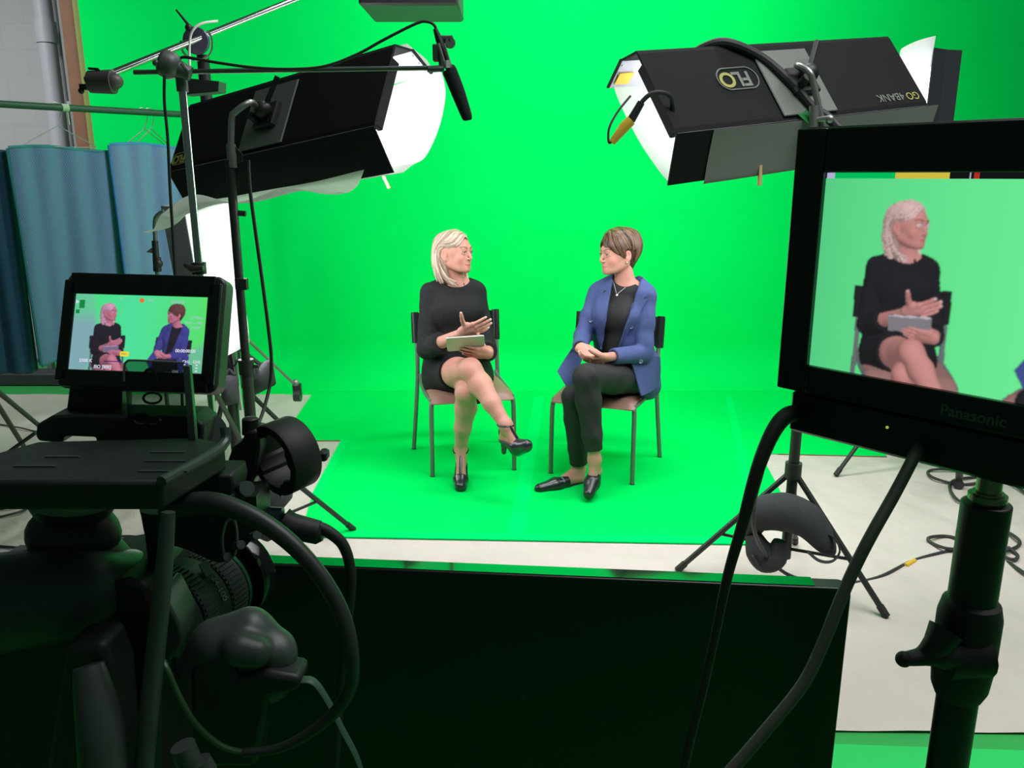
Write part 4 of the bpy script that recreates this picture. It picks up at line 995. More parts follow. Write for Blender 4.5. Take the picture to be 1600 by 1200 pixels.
def ankle_foot(F, ank, heel, ball, toe, s=1.0):
    F.cone(ank, heel, .030 * s, .025 * s, .02); F.cone(ank, ball, .028 * s, .022 * s, .025); F.cone(heel, ball, .025 * s, .024 * s, .02); F.cone(ball, toe, .025 * s, .017 * s, .015)
footR = dict(ank=aRA, heel=at(789, 684, 3.93), ball=at(808, 698, 3.85), toe=at(818, 694, 3.81))
footL = dict(ank=aLA, heel=at(721, 722, 4.21), ball=at(720, 748, 4.09), toe=at(720, 756, 4.05))
def legs_A(F):
    F.chain([hRA, hRA.lerp(kRA, .5), kRA], [.086, .078, .056], .02)
    F.ell(kRA + Vector((0, -.008, .004)), (.050, .048, .050), None, .02)
    m1 = kRA.lerp(aRA, .28) + Vector((.004, .012, -.006)); F.chain([kRA, m1, kRA.lerp(aRA, .62), aRA], [.052, .0565, .044, .031], .02)
    F.chain([hLA, hLA.lerp(kLA, .5), kLA], [.086, .074, .055], .02)
    m2 = kLA.lerp(aLA, .28) + Vector((.006, .022, 0)); F.chain([kLA, m2, kLA.lerp(aLA, .62) + Vector((0, .01, 0)), aLA], [.051, .056, .043, .031], .02)
FA = Field((-.62, 3.72, .0), (.16, 4.78, 1.36), H_)
FA.loft([(pelA, uA, vA, .155, .115), (waA, uA, vA, .120, .09), (chA_, uA, vA, .135, .10), (at(711, 455, 4.50), uA, vA, .10, .07)], .03)
legs_A(FA)
ankle_foot(FA, **footR); ankle_foot(FA, **footL)
FA.chain([sRA, sRA.lerp(eRA, .5), eRA], [.046, .040, .036], .02); FA.chain([sLA, sLA.lerp(eLA, .5), eLA], [.046, .040, .036], .02)
FA.chain([eRA, eRA.lerp(wRA, .3), wRA], [.037, .036, .0225], .012); FA.chain([eLA, eLA.lerp(wLA, .3), wLA], [.037, .036, .0225], .012)
FA.chain([at(714, 445, 4.50), HA @ Vector((0, .022, -.06))], [.056, .048], .03)
FA.cone(at(695, 448, 4.49), at(730, 447, 4.51), .03, .03, .03)
head(FA, HA)
tA1 = hand(FA, wRA, (.80, -.30, .30), (.25, .75, .55), (-.35, -.2, 1), 1.06, (.10, .14, .20, .28), .12, (.25, 1.0, -.1), thumb_curl=.05)
tA2 = hand(FA, wLA, (-.93, -.34, .17), (.10, .85, .45), (.1, -.3, 1), 1.0, (.10, .12, .16, .2), .05, (.6, .7, .9), thumb_curl=.2)
NAIL = (.80, .62, .56)
FA.build('body', SKINM, pA, base=SKIN, paints=head_paints(HA) + [(t, .0075, NAIL, .4) for t in tA1 + tA2] + [(kRA + Vector((0, -.05, 0)), .05, (.66, .30, .24), 1.0), (kLA + Vector((0, -.05, 0)), .045, (.64, .29, .23), 1.0), (wRA.lerp(tA1[1], .5), .07, (.70, .34, .28), 1.0)])
eyes(HA, pA, (-.15, -1, 0))

# dress
DRESS = mat('black_lace_dress', (.012, .0135, .015), .85, noise=.55, scale=140, bump=.5, spec=.3)
FD = Field((-.60, 3.95, .40), (.10, 4.80, 1.20), .0035)
nk = at(714, 440, 4.47)
FD.loft([(pelA + Vector((0, 0, -.03)), uA, vA, .185, .125), (pelA + Vector((0, 0, .05)), uA, vA, .175, .135), (waA, uA, vA, .150, .115), (chA_, uA, vA, .158, .125), (at(711, 458, 4.50), uA, vA, .145, .098)], .05)
for sg in (-1, 1): FD.ell(chA_ + uA * .062 * sg - vA * .075 + Vector((0, 0, -.01)), (.062, .052, .058), None, .05)
FD.cone(sRA, sLA, .044, .044, .05)
FD.ell(nk + Vector((0, -.02, .035)), (.088, .12, .062), None, .012, 's')
cR = eRA.lerp(wRA, .40); dR = limbdir(eRA, wRA)
FD.chain([sRA, sRA.lerp(eRA, .5) + Vector((-.004, 0, 0)), eRA + Vector((-.006, 0, -.002))], [.050, .051, .057], .010)
FD.chain([eRA, cR + dR * .03], [.055, .060], .010, clips=[(cR, dR)])
cL = eLA.lerp(wLA, .55); dL = limbdir(eLA, wLA)
FD.chain([sLA, sLA.lerp(eLA, .5) + Vector((.004, 0, 0)), eLA + Vector((.004, 0, 0))], [.050, .049, .052], .010)
FD.chain([eLA, cL + dL * .03], [.050, .053], .010, clips=[(cL, dL)])
dT = limbdir(hRA, kRA); cT = hRA.lerp(kRA, .36)
FD.chain([hRA, cT + dT * .04], [.112, .096], .04, clips=[(cT, dT + Vector((.35, 0, .10)))])
dT2 = limbdir(hLA, kLA); cT2 = hLA.lerp(kLA, .80)
FD.chain([hLA + Vector((.01, 0, 0)), cT2 + dT2 * .04 + Vector((.035, 0, 0))], [.108, .082], .04, clips=[(cT2, dT2)])
def fold_disp(amp, fr, ph=0.0):
    def f(V):
        d = amp * (np.sin(V[:, 2] * fr + V[:, 0] * fr * .8 + 3 * np.sin(V[:, 0] * 14 + ph)) * np.sin(V[:, 1] * 21 + ph))
        W = V.copy(); W[:, 1] -= d; W[:, 0] += d * .5; return W
    return f
FD.build('dress', DRESS, pA, disp=fold_disp(.0035, 42))
# lavalier, strap heels
m = MB(); m.tube([at(724.5, 442.5, 4.395), at(725.5, 445.5, 4.39)], .0035, 10); m.build('lapel_microphone', BLACK, pA)
SHOE = mat('black_leather', (.02, .022, .028), .28, noise=.15, coat=.2)
def heel_shoe(ft, down, side, name):
    S = [Vector(ft[k]) for k in ('ank', 'heel', 'ball', 'toe')]; ank, heel, ball, toe = S; d = limbdir(heel, toe); down = Vector(down).normalized(); dn = (down - d * down.dot(d)).normalized()
    lo = [min(s[i] for s in S) - .14 for i in range(3)]; hi = [max(s[i] for s in S) + .14 for i in range(3)]
    F = Field(lo, hi, .0025)
    F.cone(heel, ball, .034, .038, .01); F.cone(ball, toe + d * .022, .038, .030, .02); F.cone(ball + dn * .016, toe + dn * .010 + d * .020, .032, .026, .012)
    # opening: everything above the edge of the shoe between heel and toes
    F.slab([(heel - dn * .004, -dn * -1.0), (heel - d * .10, -d), (ball.lerp(toe, .15), d)], lo, hi, .0, 's') if False else None
    F.slab([(heel + dn * .008, dn), (ball.lerp(toe, .10), d)], lo, hi, .002, 's')
    F.cone(heel + dn * .01 - d * .004, heel + dn * .075 - d * .004, .020, .012, .008)
    o = F.build(name, SHOE, pA)
    m = MB(); sd = d.cross(dn).normalized(); up = -dn
    c = ank + up * .0; ax = limbdir(ank, (heel + ball) / 2)
    _, u, w = frame_from(limbdir(ank - (ank - heel) * .0, ank) if False else up)
    ring = [c + u * .036 * math.cos(a) + w * .038 * math.sin(a) for a in [2 * math.pi * i / 24 for i in range(25)]]
    m.tube(ring, .006, 8, cap=False)
    fr = c + d * .038; m.tube([fr, fr.lerp(ball - dn * .030, .5) - dn * .008, ball - dn * .036 + d * .008], .0075, 8, smooth=5)
    for sg in (-1, 1): m.tube([c - d * .03 + sd * .02 * sg, heel - d * .028 + sd * .012 * sg + dn * .0], .004, 8)
    m.sphere(c + sd * .036, .006); m.build('ankle_strap', SHOE, o)
    st = [x for x in bpy.data.objects if x.parent == o][0]; st.data.transform(Matrix.Translation(-Vector(pA['origin'])))
heel_shoe(footR, (-.35, .35, -.8), 1, 'shoe'); heel_shoe(footL, (0, .55, -.8), 1, 'shoe')

# ------------------------------------------------------------------ hair from tapering locks
def hair_mat(name): return vcol_mat(name, .42, spec=.5, bump=.15, bscale=220)
HAIRM = hair_mat('hair')
def locks(name, Hm, parent, paths, cols, seed=1, seg=7, flat=.35, base=None, label=None):
    rnd = random.Random(seed); V = []; Fc = []; col = []
    for P, r in paths:
        P = smooth_path([Hm @ Vector(p) for p in P], 5); n = len(P); c = cols[rnd.randrange(len(cols))]; j = .85 + .3 * rnd.random()
        m = MB(); rr = [r * (.55 + .45 * math.sin(math.pi * min(1, .15 + t / (n - 1) * .8))) * (1 if t < n - 1 else .3) for t in range(n)]
        ctr = Hm @ Vector((0, .02, .0)); prev = None
        for i in range(n):
            d = (P[min(n - 1, i + 1)] - P[max(0, i - 1)]).normalized(); out = (P[i] - ctr); out = (out - d * out.dot(d)).normalized(); sd = d.cross(out)
            for k in range(seg): a = 2 * math.pi * k / seg; V.append(P[i] + sd * math.cos(a) * rr[i] + out * math.sin(a) * rr[i] * flat); col.append([min(1, x * j) for x in c])
        o = len(V) - n * seg
        for i in range(n - 1):
            for k in range(seg): l = (k + 1) % seg; Fc.append((o + i * seg + k, o + i * seg + l, o + (i + 1) * seg + l, o + (i + 1) * seg + k))
    me = bpy.data.meshes.new(name); org = Vector(parent['origin']); me.from_pydata([tuple(v - org) for v in V], [], Fc)
    me.polygons.foreach_set('use_smooth', np.ones(len(me.polygons), bool))
    ca = me.color_attributes.new('Col', 'FLOAT_COLOR', 'POINT'); ca.data.foreach_set('color', np.array([(*c, 1) for c in col], np.float32).ravel()); me.materials.append(HAIRM)
    FEED.append((np.array([tuple(v) for v in V]), np.array(Fc), np.array(col) * .3 + np.array(cols).mean(0) * 1.15, (1, 1, 1)))
    return finish(name, me, parent, label)
BL = [(.50, .375, .30), (.58, .46, .38), (.38, .27, .21), (.28, .19, .14), (.54, .42, .34)]
rnd = random.Random(4); paths = []
EX, EY, EZ, CY, CZ = .084, .104, .094, .018, .030      # hair ellipsoid in head space
def scalp(phi, el, g=1.0):
    """phi: 0 = face (-Y), + = person's left (+X); el: elevation"""
    return Vector((EX * g * math.sin(phi) * math.cos(el), CY - EY * g * math.cos(phi) * math.cos(el), CZ + EZ * g * math.sin(el)))
part = lambda t: Vector((.022, CY - EY * .80 + t * .10, 0))
def part_pt(t, g=1.0):
    x = .020; y = -.055 + t * .11; zz = CZ + EZ * g * math.sqrt(max(0, 1 - (x / EX) ** 2 - ((y - CY) / EY) ** 2)); return Vector((x, y, zz))
for layer, g in ((0, .96), (1, 1.0), (2, 1.035)):
    for i in range(66):
        phi = math.radians(78 + (250 - 78) * (i + rnd.random()) / 66) + 0.0
        phi_s = phi if phi < math.pi else phi - 2 * math.pi
        side = math.sin(phi); back = -math.cos(phi)
        L = -.163 - .015 * rnd.random() + (.02 if back > .6 else -.008)
        st = part_pt(min(1, max(0, (phi_s % math.pi) / math.pi if side > 0 else 1 - abs(phi_s) / math.pi * 1.0)) * rnd.random() * .5 + .5 * (.5 + .5 * back), g)
        e1 = scalp(phi, math.radians(50), g * 1.0); e2 = scalp(phi, math.radians(14), g * 1.01)
        dr = Vector((math.sin(phi), -math.cos(phi), 0))
        e3 = scalp(phi, 0, g) + Vector((0, 0, -.085)) + dr * (.004); e4 = scalp(phi, 0, g) + Vector((0, 0, L)) + dr * (.0 - .020 * layer * .5 + .008 * rnd.random()) + Vector((0, -.03 * (1 if abs(side) > .6 else .3), 0))
        paths.append(([st, e1, e2, e3, e4], .0095))
for i in range(84):                                     # swept fringe, from the parting across the forehead to behind the ear (her right side)
    t = (i + rnd.random()) / 84; g = 1.0 + .06 * rnd.random()
    st = part_pt(-.15 + .75 * t, g)
    mid = scalp(math.radians(-8 - 52 * t), math.radians(38 + 8 * t), g * 1.02); low = scalp(math.radians(-46 - 32 * t), math.radians(9 + 20 * t), g * 1.0); tip = scalp(math.radians(-100), math.radians(5 + 12 * t), g * .99)
    paths.append(([st, mid, low, tip, scalp(math.radians(-113), math.radians(-18), g * .99)], .0072))
for i in range(60):                                     # crown, between the fringe and the long side
    t = (i + rnd.random()) / 60; g = 1.0 + .08 * rnd.random(); st = part_pt(.2 + .7 * t, g); az = -52 - 58 * t
    paths.append(([st, scalp(math.radians(az), math.radians(52), g * 1.02), scalp(math.radians(-84 - 28 * t), math.radians(28), g * 1.01), scalp(math.radians(-108 - 10 * t), math.radians(4), g), scalp(math.radians(-116 - 12 * t), 0, g) + Vector((0, 0, -.07)), scalp(math.radians(-118 - 14 * t), 0, g) + Vector((.004, -.018, -.165 - .01 * rnd.random()))], .0095))
for i in range(26):                                     # the other side of the parting
    t = (i + rnd.random()) / 26; g = 1.0 + .05 * rnd.random(); st = part_pt(-.1 + .7 * t, g)
    paths.append(([st, scalp(math.radians(44 + 30 * t), math.radians(44), g * 1.02), scalp(math.radians(66 + 20 * t), math.radians(10), g), scalp(math.radians(84), 0, g) + Vector((0, 0, -.07)), scalp(math.radians(84), 0, g) + Vector((-.012, -.01, -.14))], .0115))
for i in range(44):                                     # lock in front of the shoulder, behind her right ear
    t = (i + rnd.random()) / 44; b = scalp(math.radians(-108 - 24 * t), math.radians(-4), 1.0)
    paths.append(([scalp(math.radians(-106 - 22 * t), math.radians(50), 1.05), b, b + Vector((.002, -.006, -.07)), b + Vector((.008, -.034 - .02 * rnd.random(), -.140)), b + Vector((.020, -.085 - .04 * rnd.random(), -.190 + .026 * rnd.random()))], .0105))
# under-layer so that no scalp shows
FH = Field([c - .22 for c in HA.translation], [c + .2 for c in HA.translation], .0035)
TH = lambda x, y, z: HA @ Vector((x, y, z)); RH = HA.to_3x3().normalized()
FH.ell(TH(0, CY + .004, CZ + .002), (EX * .985, EY * .985, EZ * .985), RH, .01)
FH.cone(TH(0, .045, 0), TH(0, .035, -.105), .082, .066, .03)
FH.slab([(TH(0, -.050, 0), HA.to_3x3() @ Vector((0, 1, -.02))), (TH(0, 0, .062), HA.to_3x3() @ Vector((0, -.3, 1)))], [c - .3 for c in HA.translation], [c + .3 for c in HA.translation], .01, 's')
FH.slab([(TH(0, .012, 0), HA.to_3x3() @ Vector((0, 1, 0))), (TH(0, 0, .030), HA.to_3x3() @ Vector((0, -.62, 1)))], [c - .3 for c in HA.translation], [c + .3 for c in HA.translation], .01, 's')
for s_ in (-1, 1): FH.ell(TH(.084 * s_, .012, -.006), (.03, .024, .032), RH, .006, 's')
hb = FH.build('hair', HAIRM, pA, base=(.40, .29, .23))
lk = locks('hair_lock', HA, pA, paths, BL, 3); lk.parent = hb; lk.name = 'hair_strands'

# tablet
tC = [at(697, 529, 4.00), at(757, 525, 4.03), at(757.5, 545, 4.13), at(699, 549.5, 4.10)]
tb = thing('tablet', 'silver tablet held by the blonde woman just above her crossed knee', 'tablet', tuple((tC[0] + tC[2]) / 2))
nT = (tC[1] - tC[0]).cross(tC[3] - tC[0]).normalized()
if nT.y < 0: nT = -nT
def rrect(C4, q=.1, off=Vector((0, 0, 0))):
    a, b, c_, d = C4; out = []
    for p, prv, nx_ in ((a, d, b), (b, a, c_), (c_, b, d), (d, c_, a)):
        e1 = (prv - p).normalized() * .012; e2 = (nx_ - p).normalized() * .012
        for k in range(5):
            t = k / 4; out.append(p + e1 * (1 - t) ** 2 + e2 * t ** 2 + off)
    return out
MB().prism(rrect(tC), nT * .008).build('case', mat('silver_aluminium', (.48, .47, .44), .4, .5), tb, bevel=.0015)
MB().prism(rrect([p + nT * .0082 for p in tC]), nT * .0012).build('screen', BLACKGLOSS, tb)

# ================================================================== PERSON B: woman in the blue blazer
pB = thing('person', 'seated woman with short brown hair, blue blazer and black trousers, hands folded', 'person', (.56, 4.38, 0))
yb = math.radians(-21); uB = Vector((math.cos(yb), math.sin(yb), 0)); vB = Vector((-uB.y, uB.x, 0))
pelB, waB, chB_, nbB = at(978, 588, 4.42), at(973, 535, 4.40), at(971, 490, 4.39), at(976, 440, 4.38)
sRB, sLB = at(934, 459, 4.45), at(1009, 463, 4.31)
eRB, eLB = at(910, 527, 4.36), at(1006, 552, 4.25)
wRB, wLB = at(906, 546, 4.14), at(948, 558, 4.10)
hRB, hLB = at(957, 590, 4.46), at(993, 591, 4.35)
kLB, aLB = at(916, 589, 4.00), at(929, 716, 3.98)
kRB, aRB = at(896, 620, 4.12), at(905, 733, 4.17)
HB = Matrix.Translation(at(965.5, 398.5, 4.36)) @ rotz(math.radians(-65)) @ Matrix.Rotation(math.radians(3), 4, 'X') @ Matrix.Rotation(math.radians(-3), 4, 'Y') @ Matrix.Scale(1.0, 4)
FB = Field((.02, 3.74, .0), (1.02, 4.74, 1.36), H_)
FB.loft([(pelB, uB, vB, .15, .11), (waB, uB, vB, .115, .085), (chB_, uB, vB, .13, .095), (at(974, 458, 4.39), uB, vB, .10, .07)], .03)
FB.chain([hLB, hLB.lerp(kLB, .5), kLB], [.080, .070, .052], .02); FB.chain([kLB, kLB.lerp(aLB, .3), aLB], [.048, .050, .030], .02)
FB.chain([hRB, hRB.lerp(kRB, .5), kRB], [.080, .070, .050], .02); FB.chain([kRB, kRB.lerp(aRB, .3), aRB], [.048, .050, .030], .02)
bLf = dict(ank=aLB + Vector((0, 0, -.01)), heel=at(932, 735, 4.02), ball=at(925, 755, 3.94), toe=at(922, 766, 3.90))
bRf = dict(ank=aRB, heel=ground(906, 752, .032) + Vector((0, .04, 0)), ball=ground(868, 758, .025), toe=ground(850, 762, .022))
ankle_foot(FB, **bLf); ankle_foot(FB, **bRf)
FB.chain([sRB, eRB], [.044, .036], .02); FB.chain([sLB, eLB], [.044, .036], .02)
FB.chain([eRB, eRB.lerp(wRB, .3), wRB], [.036, .034, .022], .012); FB.chain([eLB, eLB.lerp(wLB, .3), wLB], [.036, .034, .022], .012)
FB.chain([at(978, 446, 4.38), HB @ Vector((0, .024, -.06))], [.055, .047], .03)
FB.cone(at(962, 447, 4.40), at(994, 449, 4.35), .03, .03, .03)
head(FB, HB, smile=.002)
tB1 = hand(FB, wRB + Vector((0, 0, .012)), (.72, -.50, -.38), (.1, .50, -.85), (.59, .52, .43), 1.02, (.35, .42, .48, .5), .03, (.75, .35, .25), thumb_curl=.2)
tB2 = hand(FB, wLB + Vector((0, 0, -.004)), (-.92, -.22, -.10), (-.2, .55, .75), (.1, -.35, 1), 1.02, (.5, .55, .6, .65), .02, (.75, .55, .05), thumb_curl=.3)
FB.build('body', SKINM, pB, base=SKIN, paints=head_paints(HB, (.58, .20, .18), (.22, .13, .08), (.72, .26, .22)) + [(wRB.lerp(tB1[1], .6), .07, (.74, .36, .32), 1.0)] + [(t, .0065, NAIL, .4) for t in tB1 + tB2])
eyes(HB, pB, (.1, -1, 0))
# trousers
PANTS = mat('black_trousers', (.014, .015, .017), .75, noise=.2, scale=60, bump=.15)
FP = Field((.10, 3.82, .05), (.92, 4.72, .90), .0035)
FP.loft([(pelB + Vector((0, 0, -.03)), uB, vB, .165, .12), (pelB + Vector((0, 0, .06)), uB, vB, .15, .11)], .03)
FP.chain([hLB, hLB.lerp(kLB, .5), kLB], [.094, .084, .066], .025); FP.ell(kLB + Vector((0, -.01, .0)), (.062, .055, .062), None, .02)
cH = aLB + limbdir(aLB, kLB) * .045; FP.chain([kLB, kLB.lerp(aLB, .3) + Vector((0, .01, 0)), kLB.lerp(aLB, .7), aLB], [.062, .064, .050, .042], .02, clips=[(cH, limbdir(kLB, aLB))])
FP.chain([hRB, hRB.lerp(kRB, .5), kRB], [.094, .082, .062], .02)
cH2 = aRB + limbdir(aRB, kRB) * .035; FP.chain([kRB, kRB.lerp(aRB, .3), kRB.lerp(aRB, .7), aRB], [.058, .058, .050, .046], .015, clips=[(cH2, limbdir(kRB, aRB))])
FP.build('trousers', PANTS, pB, disp=fold_disp(.0028, 38, 1))
TOPM = mat('black_top', (.013, .015, .016), .8, noise=.2, scale=80, bump=.1)
FT = Field((.30, 4.15, .60), (.80, 4.62, 1.20), .0035)
FT.loft([(pelB + Vector((0, 0, .04)), uB, vB, .150, .118), (waB, uB, vB, .128, .102), (chB_, uB, vB, .142, .110), (at(974, 457, 4.39), uB, vB, .125, .085)], .04)
for sg in (-1, 1): FT.ell(chB_ + uB * .058 * sg - vB * .070 + Vector((0, 0, -.005)), (.058, .048, .055), None, .05)
FT.ell(at(977, 432, 4.33), (.066, .10, .052), None, .01, 's')
topo = FT.build('top', TOPM, pB, disp=fold_disp(.002, 50, 2))
# blazer
BLAZ = mat('blue_blazer_cloth', (.050, .076, .22), .8, noise=.08, scale=90, bump=.12)
FZ = Field((.08, 4.0, .42), (1.02, 4.72, 1.24), .0035)
FZ.loft([(pelB + Vector((.01, .0, -.03)), uB, vB, .185, .150), (pelB + Vector((.005, 0, .06)), uB, vB, .168, .142), (waB, uB, vB, .148, .126), (chB_, uB, vB, .163, .132), (at(974, 458, 4.39), uB, vB, .145, .098)], .04)
for sg in (-1, 1): FZ.ell(chB_ + uB * .065 * sg - vB * .082 + Vector((0, 0, -.005)), (.060, .045, .060), None, .05)
FZ.cone(sRB + Vector((.01, 0, .0)), sLB + Vector((-.01, 0, 0)), .052, .052, .05)
cWR = eRB.lerp(wRB, .86); cWL = eLB.lerp(wLB, .84)
FZ.chain([at(962, 441, 4.40), sRB.lerp(at(962, 441, 4.40), .3)], [.042, .05], .03); FZ.chain([at(995, 443, 4.36), sLB.lerp(at(995, 443, 4.36), .3)], [.042, .05], .03)
# the opening (front) from the collar to the single button, and below it
def opening(px_pts_l, px_pts_r, y0=3.9, depth=4.385):
    pass
def front_plane(pa, pb, keep_left):
    a = at(*pa, 4.25); b = at(*pb, 4.25); n = (b - a).cross(Vector(a) - Vector((0, 0, CAM_H))).normalized()
    if (n.x > 0) != keep_left: n = -n
    return (a, n)
lo_, hi_ = (.08, 3.95, .42), (1.02, 4.395, 1.24)
FZ.slab([front_plane((957, 438), (939, 552), False), front_plane((1003, 436), (961, 560), True), (Vector((0, 4.41, 0)) + Vector((.54, 0, 0)), vB)], lo_, (1.02, 4.5, 1.24), .004, 's')
FZ.slab([front_plane((939, 545), (905, 600), False), front_plane((961, 545), (1002, 622), True), (Vector((.54, 4.42, 0)), vB)], lo_, (1.02, 4.5, .74), .004, 's')
FZ.ell(at(979, 428, 4.36), (.064, .085, .062), None, .01, 's')
for (hx, kx) in ((hLB, kLB), (hRB, kRB)): FZ.cone(hx + Vector((0, 0, -.01)), hx.lerp(kx, .9), .088, .075, .0, 's')
FZ.chain([sRB, sRB.lerp(eRB, .5), eRB], [.055, .050, .047], .015); FZ.chain([eRB, wRB], [.047, .039], .012, clips=[(cWR, limbdir(eRB, wRB))])
FZ.chain([sLB, sLB.lerp(eLB, .5), eLB], [.057, .051, .050], .015); FZ.chain([eLB, wLB], [.049, .041], .012, clips=[(cWL, limbdir(eLB, wLB))])
FZ.cone(cWR, wRB + limbdir(eRB, wRB) * .03, .030, .030, 0, 's'); FZ.cone(cWL, wLB + limbdir(eLB, wLB) * .03, .030, .030, 0, 's')
bz = FZ.build('blazer', BLAZ, pB, disp=fold_disp(.0035, 46, .5))
def flap(pts, Ys, th, name, mm=BLAZ, par=None):
    P = [at(x, y, Y) for (x, y), Y in zip(pts, Ys)]
    m = MB(); f = lambda u, v: P[0].lerp(P[1], u).lerp(P[3].lerp(P[2], u), v) + Vector((0, .012 * math.sin(u * 4 + v * 3), 0))
    m.grid(16, 16, f, thick=th); return m.build(name, mm, par or pB)
flap([(896, 540), (912, 552), (892, 616), (871, 581)], [4.34, 4.32, 4.22, 4.28], .006, 'blazer_front_panel')
flap([(984, 560), (1030, 556), (1029, 603), (1001, 619)], [4.19, 4.30, 4.34, 4.15], .008, 'blazer_front_panel')
# lapels, buttons, pendant laid on the cloth
def bvh(o):
    me = o.data; org = Vector(o.parent['origin']); return BVHTree.FromPolygons([v.co + org for v in me.vertices], [tuple(p.vertices) for p in me.polygons])
def lay(tree, px, py, off=.003):
    r = ray(px, py); hit, nrm, i, dd = tree.ray_cast(Vector((0, 0, CAM_H)), r.normalized())
    if hit is None: return None
    if nrm.dot(r) > 0: nrm = -nrm
    return hit - r.normalized() * off
tz, tt = bvh(bz), bvh(topo)
def lapel(quad, name='lapel', off=.006):
    (a, b, c_, d) = quad; N = 14; pts = []
    for j in range(N + 1):
        for i in range(N + 1):
            u, v = i / N, j / N; x = (a[0] * (1 - u) + b[0] * u) * (1 - v) + (d[0] * (1 - u) + c_[0] * u) * v; y = (a[1] * (1 - u) + b[1] * u) * (1 - v) + (d[1] * (1 - u) + c_[1] * u) * v
            p = lay(tz, x, y, off); pts.append(p)
    fallback = [p for p in pts if p is not None]
    if not fallback: return
    my = sum(p.y for p in fallback) / len(fallback)
    for k in range(len(pts)):
        if pts[k] is None or abs(pts[k].y - my) > .09:
            j, i = divmod(k, N + 1); u, v = i / N, j / N; x = (a[0] * (1 - u) + b[0] * u) * (1 - v) + (d[0] * (1 - u) + c_[0] * u) * v; y = (a[1] * (1 - u) + b[1] * u) * (1 - v) + (d[1] * (1 - u) + c_[1] * u) * v
            pts[k] = at(x, y, my)
    m = MB(); m.grid(N, N, lambda u, v: pts[round(v * N) * (N + 1) + round(u * N)], thick=.004); return m.build(name, BLAZ, pB)
lapel(((948, 438), (957, 437), (950, 478), (931, 463)), 'collar'); lapel(((931, 466), (951, 470), (940, 548), (936, 540)))
lapel(((1002, 436), (1010, 441), (1012, 462), (990, 478)), 'collar'); lapel(((988, 474), (1014, 464), (966, 545), (962, 556)))
BTN = mat('metal_button', (.12, .16, .24), .35, .4)
for (x, y) in ((923, 501), (986, 511), (1001, 565)):
    p = lay(tz, x, y, .004) or at(x, y, 4.2)
    if y > 560: p = at(x, y, 4.165)
    MB().lathe([(0, -.004), (.0105, -.004), (.0115, 0), (.009, .003), (.006, .0015), (0, .0015)], p, (-.1, -1, .2), 18).build('button', BTN, pB)
nl = [lay(tt, x, y, .004) for x, y in ((957, 437), (960, 446), (963, 458))]; nr = [lay(tt, x, y, .004) for x, y in ((985, 443), (976, 450), (965, 459))]
for i, L in enumerate((nl, nr)):
    L = [p for p in L if p is not None]
    if len(L) > 1: MB().tube(L, .0013, 6).build('necklace_chain', mat('silver_chain', (.62, .62, .62), .4), pB)
p = lay(tt, 964, 461, .005)
if p: MB().sphere(p, (.0062, .003, .0062)).build('pendant', mat('pendant_white', (.8, .8, .8), .3), pB)
p = lay(tz, 945, 457, .008) or at(945, 457, 4.3)
m = MB(); m.tube([p + Vector((-.008, 0, .004)), p + Vector((.010, 0, -.002))], .003, 8); m.sphere(p + Vector((.002, 0, .008)), .005); m.build('lapel_microphone', BLACK, pB)
# loafers
LOAF = mat('black_loafer', (.018, .019, .022), .3, noise=.2, coat=.2)
BAND = mat('grey_blue_band', (.13, .19, .29), .5)
def loafer(ft, dn):
    S = [Vector(ft[k]) for k in ('ank', 'heel', 'ball', 'toe')]; ank, heel, ball, toe = S; d = limbdir(heel, toe); dn = Vector(dn); dn = (dn - d * dn.dot(d)).normalized()
    lo = [min(s[i] for s in S) - .1 for i in range(3)]; hi = [max(s[i] for s in S) + .1 for i in range(3)]
    F = Field(lo, hi, .0025); F.cone(heel, ball, .034, .038, .01); F.cone(ball, toe + d * .026, .040, .028, .02); F.cone(heel.lerp(ball, .55), ball, .033, .033, .01)
    F.slab([(heel + dn * .014, dn), (heel.lerp(ball, .50), d)], lo, hi, .002, 's')
    F.slab([(heel + dn * .031, -dn)], lo, hi, .0, 's')
    o = F.build('loafer', LOAF, pB)
    m = MB(); sd = d.cross(dn).normalized(); c = heel.lerp(ball, .80)
    def f(u, v):
        a = math.radians(-62 + 124 * u); return c + d * (-.010 + .020 * v) + sd * .0365 * math.sin(a) - dn * .0365 * math.cos(a)
    m.grid(12, 3, f, thick=.003); b = m.build('strap', BAND, o); b.data.transform(Matrix.Translation(-Vector(pB['origin'])))
    m = MB(); m.prism([heel - d * .03 + sd * .024 + dn * .029, heel - d * .03 - sd * .024 + dn * .029, ball - sd * .034 + dn * .030, toe + d * .03 - sd * .014 + dn * .022, toe + d * .03 + sd * .014 + dn * .022, ball + sd * .034 + dn * .030], dn * .006)
    b = m.build('sole', BLACK, o); b.data.transform(Matrix.Translation(-Vector(pB['origin'])))
loafer(bLf, (-.05, .55, -.8)); loafer(bRf, (0, 0, -1))
MB().sphere(HB @ Vector((-.0, 0, 0)) * 0 + HB @ Vector((.077, .006, -.036)), .0045).build('earring', CHROME, pB)
